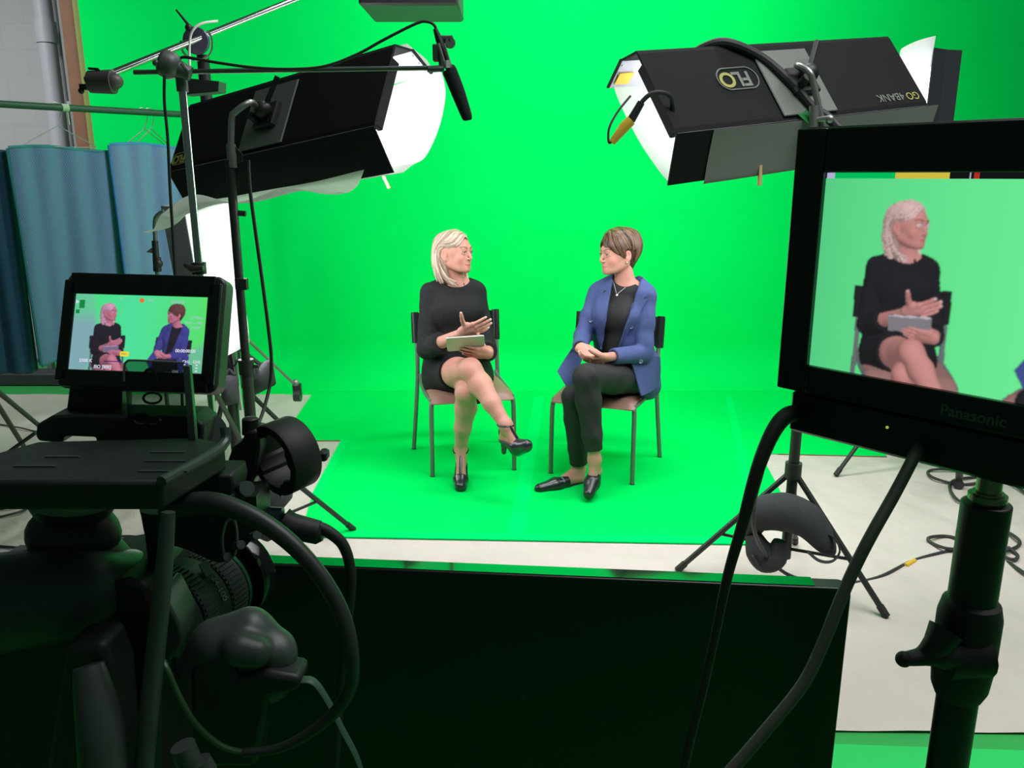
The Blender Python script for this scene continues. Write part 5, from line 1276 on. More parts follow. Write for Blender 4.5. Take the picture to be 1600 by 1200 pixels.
# short brown hair
BR = [(.065, .031, .017), (.092, .045, .024), (.125, .064, .034), (.035, .018, .011), (.15, .080, .043)]
paths = []; rnd = random.Random(9); EX, EY, EZ, CY, CZ = .088, .112, .104, .024, .036
def pp2(t, g=1.0, x=-.02):
    y = -.050 + t * .11; zz = CZ + EZ * g * math.sqrt(max(0, 1 - (x / EX) ** 2 - ((y - CY) / EY) ** 2)); return Vector((x, y, zz))
for layer, g in ((0, .97), (1, 1.02), (2, 1.06)):
    for i in range(64):
        deg = 96 + (264 - 96) * (i + rnd.random()) / 64; phi = math.radians(deg); back = -math.cos(phi); low = -28 if back > .35 else -4
        st = pp2(.3 + .7 * rnd.random(), g); e0 = scalp(phi, math.radians(52), g * 1.02); e1 = scalp(phi, math.radians(18), g); e2 = scalp(phi, math.radians(low * .5), g * (.99 if back < .5 else .96)); e3 = scalp(phi, math.radians(low - 6 * rnd.random()), g * (.93 if back < .5 else .84)) + Vector((0, 0, -.018 if back > .35 else 0))
        paths.append(([st, e0, e1, e2, e3], .0085))
for sd_ in (1, -1):
    for i in range(80):                                 # fringe swept over the forehead to the side
        t = (i + rnd.random()) / 80; g = 1.0 + .07 * rnd.random()
        st = pp2(-.15 + .9 * t, g); a = scalp(math.radians((6 + 50 * t) * sd_), math.radians(46 - 4 * t), g * 1.02); b = scalp(math.radians((26 + 44 * t) * sd_), math.radians(14 - 6 * t), g * .99); c_ = scalp(math.radians((46 + 32 * t) * sd_), math.radians(-6 - 22 * t - 6 * rnd.random()), g * .95)
        paths.append(([st, a, b, c_], .0075))
for i in range(40):
    t = (i + rnd.random()) / 40; g = 1.0 + .05 * rnd.random()
    paths.append(([pp2(-.25 + .3 * t, g), scalp(math.radians(-14 + 22 * t), math.radians(50), g * 1.01), scalp(math.radians(-6 + 30 * t), math.radians(26), g * 1.0), scalp(math.radians(14 + 26 * t), math.radians(6), g * .965)], .0075))
for sd_ in (1, -1):
    for i in range(60):                                 # crown to the ear
        t = (i + rnd.random()) / 60; g = 1.0 + .06 * rnd.random(); st = pp2(.15 + .8 * t, g)
        paths.append(([st, scalp(math.radians((38 + 66 * t) * sd_), math.radians(54 - 4 * t), g * 1.03), scalp(math.radians((62 + 50 * t) * sd_), math.radians(28), g * 1.01), scalp(math.radians((76 + 42 * t) * sd_), math.radians(4 - 8 * rnd.random()), g * .97)], .0085))
FH = Field([c - .2 for c in HB.translation], [c + .2 for c in HB.translation], .0035); TB = lambda x, y, z: HB @ Vector((x, y, z)); r3 = HB.to_3x3()
FH.ell(TB(0, CY, CZ), (EX * .975, EY * .97, EZ * .975), r3.normalized(), .01); FH.cone(TB(0, .062, 0), TB(0, .058, -.052), .056, .036, .03)
for pt, nn in ((TB(0, -.058, 0), r3 @ Vector((0, 1, 0))),): FH.slab([(pt, nn), (TB(0, 0, .060), r3 @ Vector((0, -.2, 1)))], [c - .3 for c in HB.translation], [c + .3 for c in HB.translation], .01, 's')
FH.slab([(TB(0, .006, 0), r3 @ Vector((0, 1, 0))), (TB(0, 0, .008), r3 @ Vector((0, -.5, 1)))], [c - .3 for c in HB.translation], [c + .3 for c in HB.translation], .01, 's')
for s_ in (-1, 1): FH.ell(TB(.080 * s_, .014, -.008), (.03, .022, .032), r3.normalized(), .008, 's')
hb2 = FH.build('hair', HAIRM, pB, base=(.055, .027, .016)); lk = locks('hair_strands', HB, pB, paths, BR, 5); lk.parent = hb2
# ================================================================== TELEVISION ACROSS THE FOREGROUND
TZ = 1.03
A0 = Vector((-.794, 1.181, 0)); A1 = Vector((.4824, 1.068, 0)); dTV = (A1 - A0).normalized(); nTV = Vector((-dTV.y, dTV.x, 0)); LT = (A1 - A0).length
tvM = Matrix.Identity(4)
for i in range(3): tvM[i][0] = dTV[i]; tvM[i][1] = nTV[i]; tvM[i][2] = (0, 0, 1)[i]; tvM[i][3] = (A0[0], A0[1], .0)[i]
tv = thing('television', 'large flat black television panel standing behind the camera cables', 'television', matrix=tvM)
def rr_poly(x0, x1, z0, z1, r, y, n=5):
    out = []
    for cx, cz, a0 in ((x1 - r, z1 - r, 0), (x0 + r, z1 - r, 90), (x0 + r, z0 + r, 180), (x1 - r, z0 + r, 270)):
        for k in range(n + 1): a = math.radians(a0 + 90 * k / n); out.append(Vector((cx + r * math.cos(a), y, cz + r * math.sin(a))))
    return out
TVG = mat('television_gloss_trim', (.35, .36, .36), .06, 1.0)
MB().prism(rr_poly(0, LT, TZ - .76, TZ - .0004, .012, 0), (0, .030, 0)).build('cabinet', mat('television_black', (.006, .007, .007), .35, noise=.1), tv, bevel=.002)
MB().box((.012, .004, TZ - .0004), (LT - .05, .030, TZ + .0008)).build('top_trim', TVG, tv, smooth=False)
MB().tube([(LT * .635, -.001, TZ - .205), (LT * .635, .001, TZ - .205)], .0045, 16).build('screw_hole', mat('hole_ring', (.03, .035, .035), .4), tv)
MB().box((LT / 2 - .04, .031, .05), (LT / 2 + .04, .06, TZ - .3)).build('stand_column', BLACK, tv)
MB().box((LT / 2 - .35, -.12, 0.006), (LT / 2 + .35, .20, .04), bev=.008).build('stand_base', BLACK, tv)

# ================================================================== FIELD MONITOR (right)
s0, yw = Vector((.339, .92, 0)), math.atan2(-.761, .649)
pmM = Matrix.Translation((.339, .92, 1.390)) @ rotz(yw)     # origin: lower left corner of the screen, x along it, y away from the viewer
pm = thing('field_monitor', 'big black monitor on a post showing the blonde woman', 'monitor', matrix=pmM)
SW, SH = .371, .212
PB = mat('monitor_black', (.010, .013, .012), .32, noise=.15)
fr = MB(); x0, x1, z0, z1 = -.038, SW + .038, -.034, SH + .048
outer = rr_poly(x0, x1, z0, z1, .010, -.008); 
fr.prism(rr_poly(x0, x1, z0, z1, .010, .006), (0, .055, 0))
for a, b in (((x0 + .003, z0 + .002), (0, z1 - .002)), ((SW, z0 + .002), (x1 - .003, z1 - .002))): fr.box((a[0], -.008, a[1]), (b[0], .006, b[1]))
fr.box((0, -.008, SH), (SW, .006, z1 - .002)); fr.box((0, -.008, z0 + .002), (SW, .006, 0)); fr.build('bezel', PB, pm, bevel=.002)
MB().box((x0 + .018, .0, -.083), (x1 - .018, .055, z0 - .0005), bev=.003).build('control_panel', PB, pm)
gr_ = MB(); 
for i in range(26): gr_.box((x0 - .0035, .012, .035 + i * .0036), (x0 - .0002, .045, .0368 + i * .0036))
gr_.build('vent_ribs', BLACK, pm)
text_part('brand_lettering', 'Panasonic', .0155, Matrix.Translation((.181, -.0084, -.019)) @ STAND, mat('lettering_grey', (.10, .12, .115), .4), pm, bold=.0004)
MB().sphere((.096, -.0005, -.052), .0016).build('power_lamp', emat('lamp_yellow', (.75, .85, .15), .5), pm)
MB().box((x0 + .022, .062, -.03), (x0 + .035, .075, -.0), bev=.002).build('cable_socket', BLACK, pm)

# the picture each screen carries, as seen by a camera beside the viewer's eye
def project(V):
    x = V[:, 0]; y = V[:, 1]; z = V[:, 2] - CAM_H; d = y * math.cos(TILT) - z * math.sin(TILT); up = y * math.sin(TILT) + z * math.cos(TILT)
    return 800 + FPX * x / d, 600 - FPX * up / d, d
def sample_obj(root):
    out = []
    bpy.context.view_layer.update(); st = [root]
    while st:
        o = st.pop(); st += [c for c in bpy.data.objects if c.parent == o]
        if o.type != 'MESH' or not len(o.data.vertices): continue
        M = o.matrix_world; me = o.data; col = MATCOL.get(me.materials[0].name, (.5, .5, .5)); P = []; N = []
        for f in me.polygons:
            vs = [M @ me.vertices[i].co for i in f.vertices]; n = (M.to_3x3() @ f.normal).normalized(); a = vs[0]
            for k in range(1, len(vs) - 1):
                e1, e2 = vs[k] - a, vs[k + 1] - a; m_ = max(1, int(max(e1.length, e2.length) / .0019))
                if m_ > 240: m_ = 240
                for i in range(m_ + 1):
                    for j in range(m_ + 1 - i): P.append(a + e1 * (i / m_) + e2 * (j / m_)); N.append(n)
        if P: out.append((np.array([tuple(p) for p in P]), np.array([tuple(n) for n in N]), np.tile(np.array(col), (len(P), 1))))
    return out
PTS = []
for V, F, c, mc in FEED:
    a, b, c_, d = V[F[:, 0]], V[F[:, 1]], V[F[:, 2]], V[F[:, 3]]; n = np.cross(c_ - a, d - b); n /= np.linalg.norm(n, axis=1)[:, None] + 1e-12
    col = np.tile(np.array(mc), (len(F), 1)) if c is None else c[F[:, 0]]
    for w in ((.25, .25, .25, .25), (.7, .1, .1, .1), (.1, .1, .7, .1)): PTS.append((a * w[0] + b * w[1] + c_ * w[2] + d * w[3], n, col))
for r_ in (chA, chB, tb) + tuple(o for o in bpy.data.objects if o.parent in (pA, pB) and o.name.startswith(('blazer_front', 'lapel', 'collar', 'eye', 'button'))): PTS += sample_obj(r_)
PP = np.concatenate([p[0] for p in PTS]); NN = np.concatenate([p[1] for p in PTS]); CC = np.concatenate([p[2] for p in PTS])
fx, fy, fd = project(PP); VD = PP - np.array([0, 0, CAM_H]); VD /= np.linalg.norm(VD, axis=1)[:, None]
NN = np.where((NN * VD).sum(1)[:, None] > 0, -NN, NN)
key = np.array([.25, -.75, .6]); key /= np.linalg.norm(key); sh = .42 + .75 * np.clip(NN @ key, 0, 1)
def picture(name, W_, H_, mapx, mapy, bg, M, w, h, parent, gain=1.0, tint=(1, 1, 1), lift=0.0):
    """W_ x H_ cells over w x h metres; mapx/mapy turn feed pixels into cells"""
    img = np.zeros((H_, W_, 3)); U, Vv = np.meshgrid((np.arange(W_) + .5) / W_, (np.arange(H_) + .5) / H_)
    img[:] = bg(U, Vv)
    ix = np.floor(mapx(fx, fy)).astype(int); iy = np.floor(mapy(fx, fy)).astype(int); ok = (ix >= 0) & (ix < W_) & (iy >= 0) & (iy < H_)
    o = np.argsort(-fd[ok]); c = (CC[ok] * sh[ok][:, None] * gain * np.array(tint) + lift)[o]; img[iy[ok][o], ix[ok][o]] = np.clip(c, 0, 1)
    for _ in range(1):
        q_ = np.pad(img, ((1, 1), (1, 1), (0, 0)), 'edge'); img = (q_[1:-1, 1:-1] * 2 + q_[:-2, 1:-1] + q_[2:, 1:-1] + q_[1:-1, :-2] + q_[1:-1, 2:]) / 6
    # cell corners take the mean of the four cells round them
    pad = np.pad(img, ((1, 1), (1, 1), (0, 0)), 'edge'); cor = (pad[:-1, :-1] + pad[1:, :-1] + pad[:-1, 1:] + pad[1:, 1:]) / 4
    m = MB(); xs = [(i / W_) * w for i in range(W_ + 1)]
    me = bpy.data.meshes.new(name); X, Z = np.meshgrid(np.linspace(0, w, W_ + 1), np.linspace(h, 0, H_ + 1))
    V = np.stack([X.ravel(), np.zeros(X.size), Z.ravel()], 1); I = np.arange((W_ + 1) * (H_ + 1)).reshape(H_ + 1, W_ + 1)
    Fq = np.stack([I[1:, :-1].ravel(), I[1:, 1:].ravel(), I[:-1, 1:].ravel(), I[:-1, :-1].ravel()], 1)
    me.vertices.add(len(V)); me.vertices.foreach_set('co', V.astype(np.float32).ravel()); me.loops.add(Fq.size); me.loops.foreach_set('vertex_index', Fq.astype(np.int32).ravel())
    me.polygons.add(len(Fq)); me.polygons.foreach_set('loop_start', np.arange(0, Fq.size, 4, dtype=np.int32)); me.polygons.foreach_set('loop_total', np.full(len(Fq), 4, np.int32)); me.update(calc_edges=True); me.validate()
    ca = me.color_attributes.new('Col', 'FLOAT_COLOR', 'POINT'); ca.data.foreach_set('color', np.concatenate([cor.reshape(-1, 3), np.ones((len(V), 1))], 1).astype(np.float32).ravel())
    me.transform(M); me.materials.append(SCREENM); return finish(name, me, parent)
SCREENM = vcol_mat('lit_screen', emission=True, strength=.95)
# affine feed -> monitor, from matching points of the blonde woman on both
def mon_sz(px, py):
    r = ray(px, py); dx, dy = .649, -.761; k = r.x / r.y; s = (k * .92 - .339) / (dx - k * dy); Y = .92 + dy * s; return s, CAM_H + r.z / r.y * Y - 1.390
pa, pb_ = mon_sz(1332, 520), mon_sz(1472, 488); ax_ = (pb_[0] - pa[0]) / (770 - 645); bx_ = pa[0] - ax_ * 645
qa, qb = mon_sz(1415, 308), mon_sz(1420, 527); ay_ = (qb[1] - qa[1]) / (556 - 354); by_ = qa[1] - ay_ * 354
GW, GH = 420, 236
def bg1(U, V):
    g = np.stack([.10 + .10 * U, .62 + .33 * U ** .6, .24 + .13 * U], -1); return g
picture('screen_picture', GW, GH, lambda x, y: (ax_ * x + bx_) / SW * GW, lambda x, y: (1 - (ay_ * y + by_) / (SH - .006)) * GH, bg1, Matrix.Translation((0, -.0005, 0)), SW, SH - .006, pm, .95, (1, .93, 1.1), .008)
bar = lambda n, xa, xb, c, e=1.0: MB().box((xa, -.0008, SH - .006), (xb, .0, SH - .0002)).build(n, emat('screen_' + n, c, e), pm, smooth=False)
bar('status_bar_green', .010, .075, (.0, .50, .10)); bar('status_bar_yellow', .075, .128, (.62, .50, .06)); bar('status_bar_black', .128, SW, (.01, .015, .015), .5); bar('status_mark_red', .150, .155, (.7, .04, .02)); bar('status_mark_white', .146, .1475, (.4, .4, .5)); bar('status_icon', .001, .010, (.45, .42, .65))
MB().box((.0, .001, .0), (SW, .005, SH)).build('screen_glass', BLACKGLOSS, pm)

# its post
ps = thing('monitor_post', 'thick black post with a side knob and brass-grey top holding the big monitor', 'post', (.50, .815, 0))
pxy = (.50, .815)
def atz(py): r = ray(1540, py); return CAM_H + r.z / r.y * .815
MB().tube([(*pxy, atz(770)), (*pxy, 1.33)], .0125, 20).tube([(*pxy, atz(800)), (*pxy, atz(768))], .0155, 20).tube([(*pxy, atz(780)), (*pxy, atz(772))], .019, 20).tube([(*pxy, 1.325), (*pxy, 1.345)], .022, 20).build('spigot', mat('brass_grey', (.30, .32, .22), .25, .9), ps)
MB().tube([(*pxy, atz(960)), (*pxy, atz(785))], .0245, 28).build('upper_tube', BLACK, ps, bevel=.002)
MB().tube([(*pxy, 0.02), (*pxy, atz(1050))], .0215, 24).build('lower_tube', BLACK, ps)
cz0, cz1 = atz(1085), atz(935)
m = MB(); m.lathe([(0, cz0 - .0), (.024, cz0), (.029, cz0 + .012), (.0325, cz0 + .05), (.0325, cz1 - .02), (.029, cz1 - .004), (.024, cz1), (0, cz1)], (*pxy, 0), (0, 0, 1), 28)
m.tube([(pxy[0] + .008, pxy[1] - .010, (cz0 + cz1) / 2 + .002), (pxy[0] - .035, pxy[1] - .020, (cz0 + cz1) / 2 - .004)], [.030, .020], 18); m.build('clamp_collar', RUBBER, ps)
kc = at(1468, 1028, .79); kt = at(1412, 1030, .78)
m = MB(); m.tube([at(1488, 1022, .80), at(1462, 1020, .79), at(1440, 1026, .785), kt], [.024, .018, .011, .008], 14, smooth=4, flat=.8); m.sphere(kt, .0085); m.tube([at(1478, 985, .79), at(1462, 1010, .785), at(1440, 1026, .785)], [.018, .014, .008], 12); m.build('clamp_knob', RUBBER, ps)
for a in (.3, 2.4, 4.5): MB().tube([(*pxy, .25), (pxy[0] + .38 * math.cos(a), pxy[1] + .38 * math.sin(a), .015)], .012, 10).build('leg', STANDB, ps)
# cables hanging from the monitor
tag(MB().tube([at(1244, 645, .93), at(1228, 650, .91), at(1212, 668, .90), at(1196, 700, .89), at(1180, 745, .88), at(1160, 820, .87), at(1137, 900, .86), at(1118, 990, .85), at(1098, 1080, .84), at(1078, 1160, .83), at(1060, 1240, .82)], [.010, .0095, .0085, .0075, .006, .005, .005, .005], 12, smooth=8).build('video_cable', RUBBER), 'black cable from the lower corner of the big monitor down over the television', 'cable')
tag(MB().tube([at(1440, 690, .83), at(1424, 722, .80), at(1396, 775, .78), at(1362, 835, .76), at(1334, 890, .75), at(1308, 950, .74), at(1284, 1010, .73), at(1254, 1070, .72), at(1206, 1130, .71), at(1150, 1195, .70), at(1100, 1250, .69)], .0062, 12, smooth=8).build('thick_cable', mat('olive_rubber', (.075, .085, .068), .55)), 'thick grey-green cable running from under the big monitor across the television corner', 'cable')

# ================================================================== CAMERA RIG (left)
vfM = ML_from((-.4235, .9245, 1.4253), ((.9969, .0580, .0410), (-.0690, .9320, .3550), (-.0180, -.3570, .9340)))
q = vfM.to_quaternion().to_matrix().to_4x4(); q.translation = vfM.translation; vfM = q
vf = thing('camera_screen', 'small tilted camera screen on the rig showing both women', 'camera screen', matrix=vfM)
W2, H2 = .155, .0872
m = MB(); x0, x1, z0, z1 = -W2 / 2 - .016, W2 / 2 + .017, -H2 / 2 - .021, H2 / 2 + .026
m.prism(rr_poly(x0, x1, z0, z1, .011, .004), (0, .026, 0)); m.build('shell', mat('screen_shell', (.05, .055, .052), .35, noise=.1), vf, bevel=.003)
m = MB(); m.box((x0 + .002, -.003, z0 + .008), (-W2 / 2, .0035, z1 - .010)); m.box((W2 / 2, -.003, z0 + .008), (x1 - .002, .0035, z1 - .010)); m.box((x0 + .009, -.003, H2 / 2), (x1 - .009, .0035, z1 - .0015)); m.box((x0 + .009, -.003, z0 + .0015), (x1 - .009, .0035, -H2 / 2)); m.build('bezel', mat('bezel_black', (.008, .009, .009), .3), vf, bevel=.0015)
def bg2(U, V):
    g = np.stack([.07 + .03 * U + .0 * V, .78 + .0 * U, .13 + .22 * (1 - np.abs(U - .45) * 1.6).clip(0, 1)], -1)
    k = np.clip((.16 - U + .05 * np.sin(V * 3)) / .05, 0, 1) * np.clip((V - .05) * 3, .5, 1); g = g * (1 - k[..., None]) + np.array([.22, .42, .46]) * k[..., None]
    k = np.clip((U + V - 1.55) / .12, 0, 1) * .6; g = g * (1 - k[..., None]) + np.array([.2, .38, .42]) * k[..., None]; return g
def vf_map():
    # viewfinder: blonde head top (172,472), brown head top (277,476); scale .4
    def tocell(px, py):
        r = ray(px, py); o = Vector((0, 0, CAM_H)); Mi = vfM.inverted(); a = Mi @ o; d = Mi.to_3x3() @ r; t = -a.y / d.y; p = a + d * t; return p.x + W2 / 2, H2 / 2 - p.z
    p1, p2 = tocell(172, 472), tocell(277, 476); p3 = tocell(163, 553)
    ax = (p2[0] - p1[0]) / (970 - 707); ay = (p3[1] - p1[1]) / (556 - 354)
    return ax, p1[0] - ax * 707, ay, p1[1] - ay * 354 
va, vb, vc, vd_ = vf_map()
CW, CH_ = 330, 186
picture('screen_picture', CW, CH_, lambda x, y: (va * x + vb) / W2 * CW, lambda x, y: (vc * y + vd_) / H2 * CH_, bg2, Matrix.Translation((-W2 / 2, -.0004, -H2 / 2)), W2, H2, vf, .85, (1.05, .72, 1.35), .012)
WHT = emat('osd_white', (.80, .80, .95), .9); OSDG = emat('osd_dim', (.35, .62, .55), .9); ORG = emat('osd_orange', (.85, .16, .03), 1.0); YEL = emat('osd_yellow', (.85, .68, .05), 1.0); DKB = emat('osd_dark_blue', (.02, .02, .16), 1.0); DKG = emat('osd_dark_green', (.01, .25, .06), 1.0)
def osd(body, u, v, size, mt=WHT, al='LEFT'): text_part('screen_text', body, size, Matrix.Translation((-W2 / 2 + u * W2, -.0009, H2 / 2 - v * H2)) @ STAND, mt, vf, .0001, align=al, bold=.00008)
osd('5500 K', .075, .88, .0052); osd('ISO [850]', .19, .955, .0052); osd('00:00:00:00', .79, .715, .0050); osd('CH1   CH2', .85, .855, .0044); osd('CH2', .78, .985, .0036); osd('50 Mbps', .88, .275, .0044, OSDG); osd('1920 x 1080', .84, .345, .0042, OSDG); osd('24.00P', .89, .41, .0042, OSDG); osd('REC', .55, .06, .0042, OSDG); osd('00:00:00', .73, .075, .0044, OSDG); osd('P', .345, .055, .0044, OSDG)
m = MB(); m.tube([(-W2 / 2 + .505 * W2, -.0010, H2 / 2 - .065 * H2), (-W2 / 2 + .505 * W2, -.0006, H2 / 2 - .065 * H2)], .0027, 20); m.build('record_dot', ORG, vf)
m = MB(); m.prism(rr_poly(-W2 / 2 + .378 * W2, -W2 / 2 + .445 * W2, H2 / 2 - .81 * H2, H2 / 2 - .745 * H2, .0015, -.0010), (0, .0003, 0)); m.build('peaking_badge', YEL, vf); osd('PEAK', .388, .778, .003, DKB)
m = MB()
for a, b, c, d in ((.035, .08, .075, .19), (.012, .21, .04, .26)): m.box((-W2 / 2 + a * W2, -.0010, H2 / 2 - d * H2), (-W2 / 2 + c * W2, -.0007, H2 / 2 - b * H2))
m.build('battery_marks', DKG, vf)
m = MB()
for i in range(3):
    for j in range(3): m.box((-W2 / 2 + (.86 + .045 * i) * W2, -.0010, H2 / 2 - (.90 + .04 * j) * H2), (-W2 / 2 + (.875 + .045 * i) * W2, -.0007, H2 / 2 - (.885 + .04 * j) * H2))
m.build('level_marks', WHT, vf)
MB().box((-W2 / 2 + .26 * W2, -.0010, H2 / 2 - .885 * H2), (-W2 / 2 + .40 * W2, -.0007, H2 / 2 - .875 * H2)).build('level_line', DKB, vf)
MB().prism([(-W2 / 2 + .008 * W2, -.001, H2 / 2 - .08 * H2), (-W2 / 2 + .03 * W2, -.001, H2 / 2 - .11 * H2), (-W2 / 2 + .008 * W2, -.001, H2 / 2 - .13 * H2)], (0, .0003, 0)).build('play_mark', WHT, vf)

RIG = mat('rig_black', (.018, .021, .020), .5, noise=.3, scale=30, bump=.1)
RIGG = mat('rig_grey', (.055, .070, .062), .42, noise=.2, scale=20, bump=.08)
cr = thing('cinema_camera', 'dark cinema camera with zoom lens and hand grip below the small camera screen', 'camera', tuple(at(180, 1150, .85)))
def pbox(name, poly, Y0, depth, m_=RIG, par=cr, bevel=.003, mk=None):
    a = [at(x, y, Y0) for x, y in poly]; mb = MB(); mb.prism(a, (0, depth, 0)); return mb.build(name, m_, par, bevel=bevel)
pbox('screen_arm', [(108, 600), (190, 602), (188, 665), (100, 662)], .925, .025)
pbox('receiver_box', [(172, 613), (191, 613), (190, 650), (171, 650)], .945, .03, mat('receiver_grey_green_lit', (.10, .16, .13), .5))  # grey box; the green light falling on it is put into its colour
pbox('battery_block', [(56, 664), (80, 650), (120, 648), (300, 652), (318, 664), (316, 700), (310, 735), (150, 738), (149, 684), (98, 682), (97, 693), (60, 690), (55, 682)], .90, .05)
m = MB(); ce = at(325, 682, .92); m.tube([at(307, 676, .95), at(327, 678, .93)], .0235, 20); m.box(tuple(at(308, 720, .93)), tuple(at(332, 695, .93) + Vector((0, .04, 0))), bev=.003); m.build('cable_reel_end', mat('rig_green_grey', (.055, .075, .065), .35, noise=.2), cr)
# top plate seen from above
ztop = at(150, 750, .74).z
def onz(px, py, z): return ground(px, py, z)
P = [onz(x, y, ztop) for x, y in ((-60, 752), (250, 752), (352, 692), (310, 683), (60, 689), (-60, 722))]
MB().prism(P, (0, 0, -.030)).build('base_plate', RIG, cr, bevel=.004)
m = MB(); m.tube([onz(252, 753, ztop), onz(345, 700, ztop), at(352, 668, P[2].y)], .0055, 10, smooth=4); m.build('edge_rail', mat('rig_green_grey', (.055, .075, .065), .35), cr)
for x, y, w_ in ((215, 738, 70), (225, 722, 60), (235, 708, 50), (20, 730, 60), (70, 715, 50)):
    c0 = onz(x, y, ztop); MB().box((c0.x, c0.y, ztop), (c0.x + w_ * .0007, c0.y + .003, ztop + .0012)).build('plate_rib', RIGG, cr)
pbox('side_plate', [(300, 742), (362, 742), (366, 762), (360, 790), (290, 795), (270, 780)], .84, .05)
m = MB(); m.sphere(at(115, 835, .87), (.052, .04, .040)); m.tube([at(115, 800, .87), at(115, 780, .87)], [.04, .048], 20); m.tube([at(125, 850, .87), at(150, 890, .87)], [.036, .042], 20); m.build('ball_head', RIG, cr)
m = MB(); m.tube([at(245, 795, .87), at(246, 835, .87), at(252, 875, .88)], [.018, .013, .014], 16, smooth=4); m.prism([at(x, y, .86) for x, y in ((262, 790), (400, 775), (404, 830), (378, 862), (345, 880), (330, 876), (290, 858), (262, 850))], (0, .05, 0)); m.build('lens_bracket', RIG, cr)
for (x, y) in ((382, 765), (366, 783), (398, 838), (352, 872), (373, 853)): MB().tube([at(x - 3, y, .85), at(x + 4, y - 2, .84)], .0085 if y < 800 else .005, 14).build('knob', RIGG, cr)
m = MB(); m.tube([at(354, 815, .85), at(366, 812, .85), at(371, 840, .85), at(366, 868, .85), at(352, 870, .85), at(348, 840, .85), at(354, 815, .85)], .0015, 6, smooth=5); m.build('wire_ring', GREYMETAL, cr)
# body
m = MB(); m.tube([at(-60, 950, .80), at(110, 925, .83), at(178, 908, .86), at(208, 898, .89)], [.055, .052, .036, .030], 24, smooth=4); m.build('top_handle', RIGG, cr)
m = MB(); m.tube([at(110, 930, .83), at(150, 905, .85)], .040, 24); m.build('handle_sleeve', RIGG, cr)
pbox('camera_body', [(-80, 960), (60, 930), (200, 905), (228, 915), (240, 950), (262, 1000), (262, 1050), (250, 1080), (250, 1260), (-80, 1260)], .82, .14, bevel=.006)
pbox('body_front', [(248, 925), (258, 932), (280, 975), (283, 1000), (266, 1035), (248, 1030)], .80, .05, mat('body_green_grey', (.06, .08, .072), .4))
la = Vector((.30, .95, -.035)).normalized(); lb0 = at(232, 985, .84)
L = lambda s_: lb0 + la * s_
m = MB(); m.lathe([(0, 0), (.030, 0), (.036, .010), (.043, .018), (.0445, .030), (.0445, .062), (.040, .064), (.040, .086), (.0415, .088), (.0415, .096), (.038, .1)], lb0, la, 48); m.build('lens_barrel', mat('lens_black', (.042, .052, .047), .38, noise=.1), cr)
def ring(s0_, s1_, r, n, name, mm):
    m = MB(); prof = [(r - .002, s0_), (r, s0_ + .001), (r, s1_ - .001), (r - .002, s1_)]; m.lathe(prof, lb0, la, 40); d, u, w = frame_from(la)
    for i in range(n): a = 2 * math.pi * i / n; o_ = u * math.cos(a) + w * math.sin(a); t_ = la.cross(o_); c = lb0 + o_ * r; m.prism([c + la * (s0_ + .002) - t_ * .0011, c + la * (s0_ + .002) + t_ * .0011, c + la * (s0_ + .002) + t_ * .0011 + o_ * .0016, c + la * (s0_ + .002) - t_ * .0011 + o_ * .0016], la * (s1_ - s0_ - .004))
    return m.build(name, mm, cr)
ring(.022, .042, .0462, 56, 'zoom_ring', mat('ring_rubber', (.040, .048, .044), .55)); ring(.066, .092, .0418, 52, 'focus_ring', mat('ring_rubber', (.040, .048, .044), .55))
m = MB(); m.lathe([(.0405, .094), (.0425, .094), (.0425, .098), (.0405, .098)], lb0, la, 40); m.build('lens_collar', mat('green_ring', (.03, .16, .08), .3, .5), cr)
m = MB(); m.lathe([(.036, .112), (.047, .112), (.050, .118), (.050, .130), (.047, .134), (.036, .134)], lb0, la, 40); m.build('lens_hood', BLACKGLOSS, cr)
m = MB(); m.lathe([(0, .10), (.034, .10), (.036, .115), (0, .115)], lb0, la, 30); m.build('front_element', BLACKGLOSS, cr)
d, u, w = frame_from(la); va_ = (Vector((0, 0, CAM_H)) - L(.05)); va_ = (va_ - la * va_.dot(la)).normalized(); va_ = (Matrix.Rotation(math.radians(6), 3, la) @ va_).normalized(); sdv = va_.cross(la)
Mt = Matrix.Identity(4); up_ = -la; rt = up_.cross(va_); pos = L(.053) + va_ * .0447
for i in range(3): Mt[i][0] = rt[i] * -1 if False else la.cross(va_)[i]; Mt[i][1] = la[i]; Mt[i][2] = va_[i]; Mt[i][3] = pos[i]
Mt2 = Mt.copy()
for i in range(3): Mt2[i][0] = va_.cross(la)[i] * -1; 
if Mt2.to_3x3().determinant() < 0:
    for i in range(3): Mt2[i][0] *= -1
text_part('lens_lettering', '24-105', .0095, Mt2, mat('letter_grey', (.22, .27, .24), .5), cr, bold=.0001)
m = MB(); m.box((-.017, -.004, 0), (-.034, .004, .0008)); m.M = Mt2; mm_ = MB(); mm_.M = Mt2; mm_.box((-.030, -.006, -.0025), (-.016, .005, -.0012)); mm_.build('distance_window', mat('window_grey', (.16, .18, .16), .3), cr)
_o = lb0 - Vector(cr['origin'])
for o_ in [x for x in bpy.data.objects if x.parent == cr and x.name.split('.')[0] in ('lens_barrel', 'zoom_ring', 'focus_ring', 'lens_collar', 'lens_hood', 'front_element', 'lens_lettering', 'distance_window')]:
    o_.data.transform(Matrix.Translation(_o) @ Matrix.Scale(1.24, 4) @ Matrix.Translation(-_o))
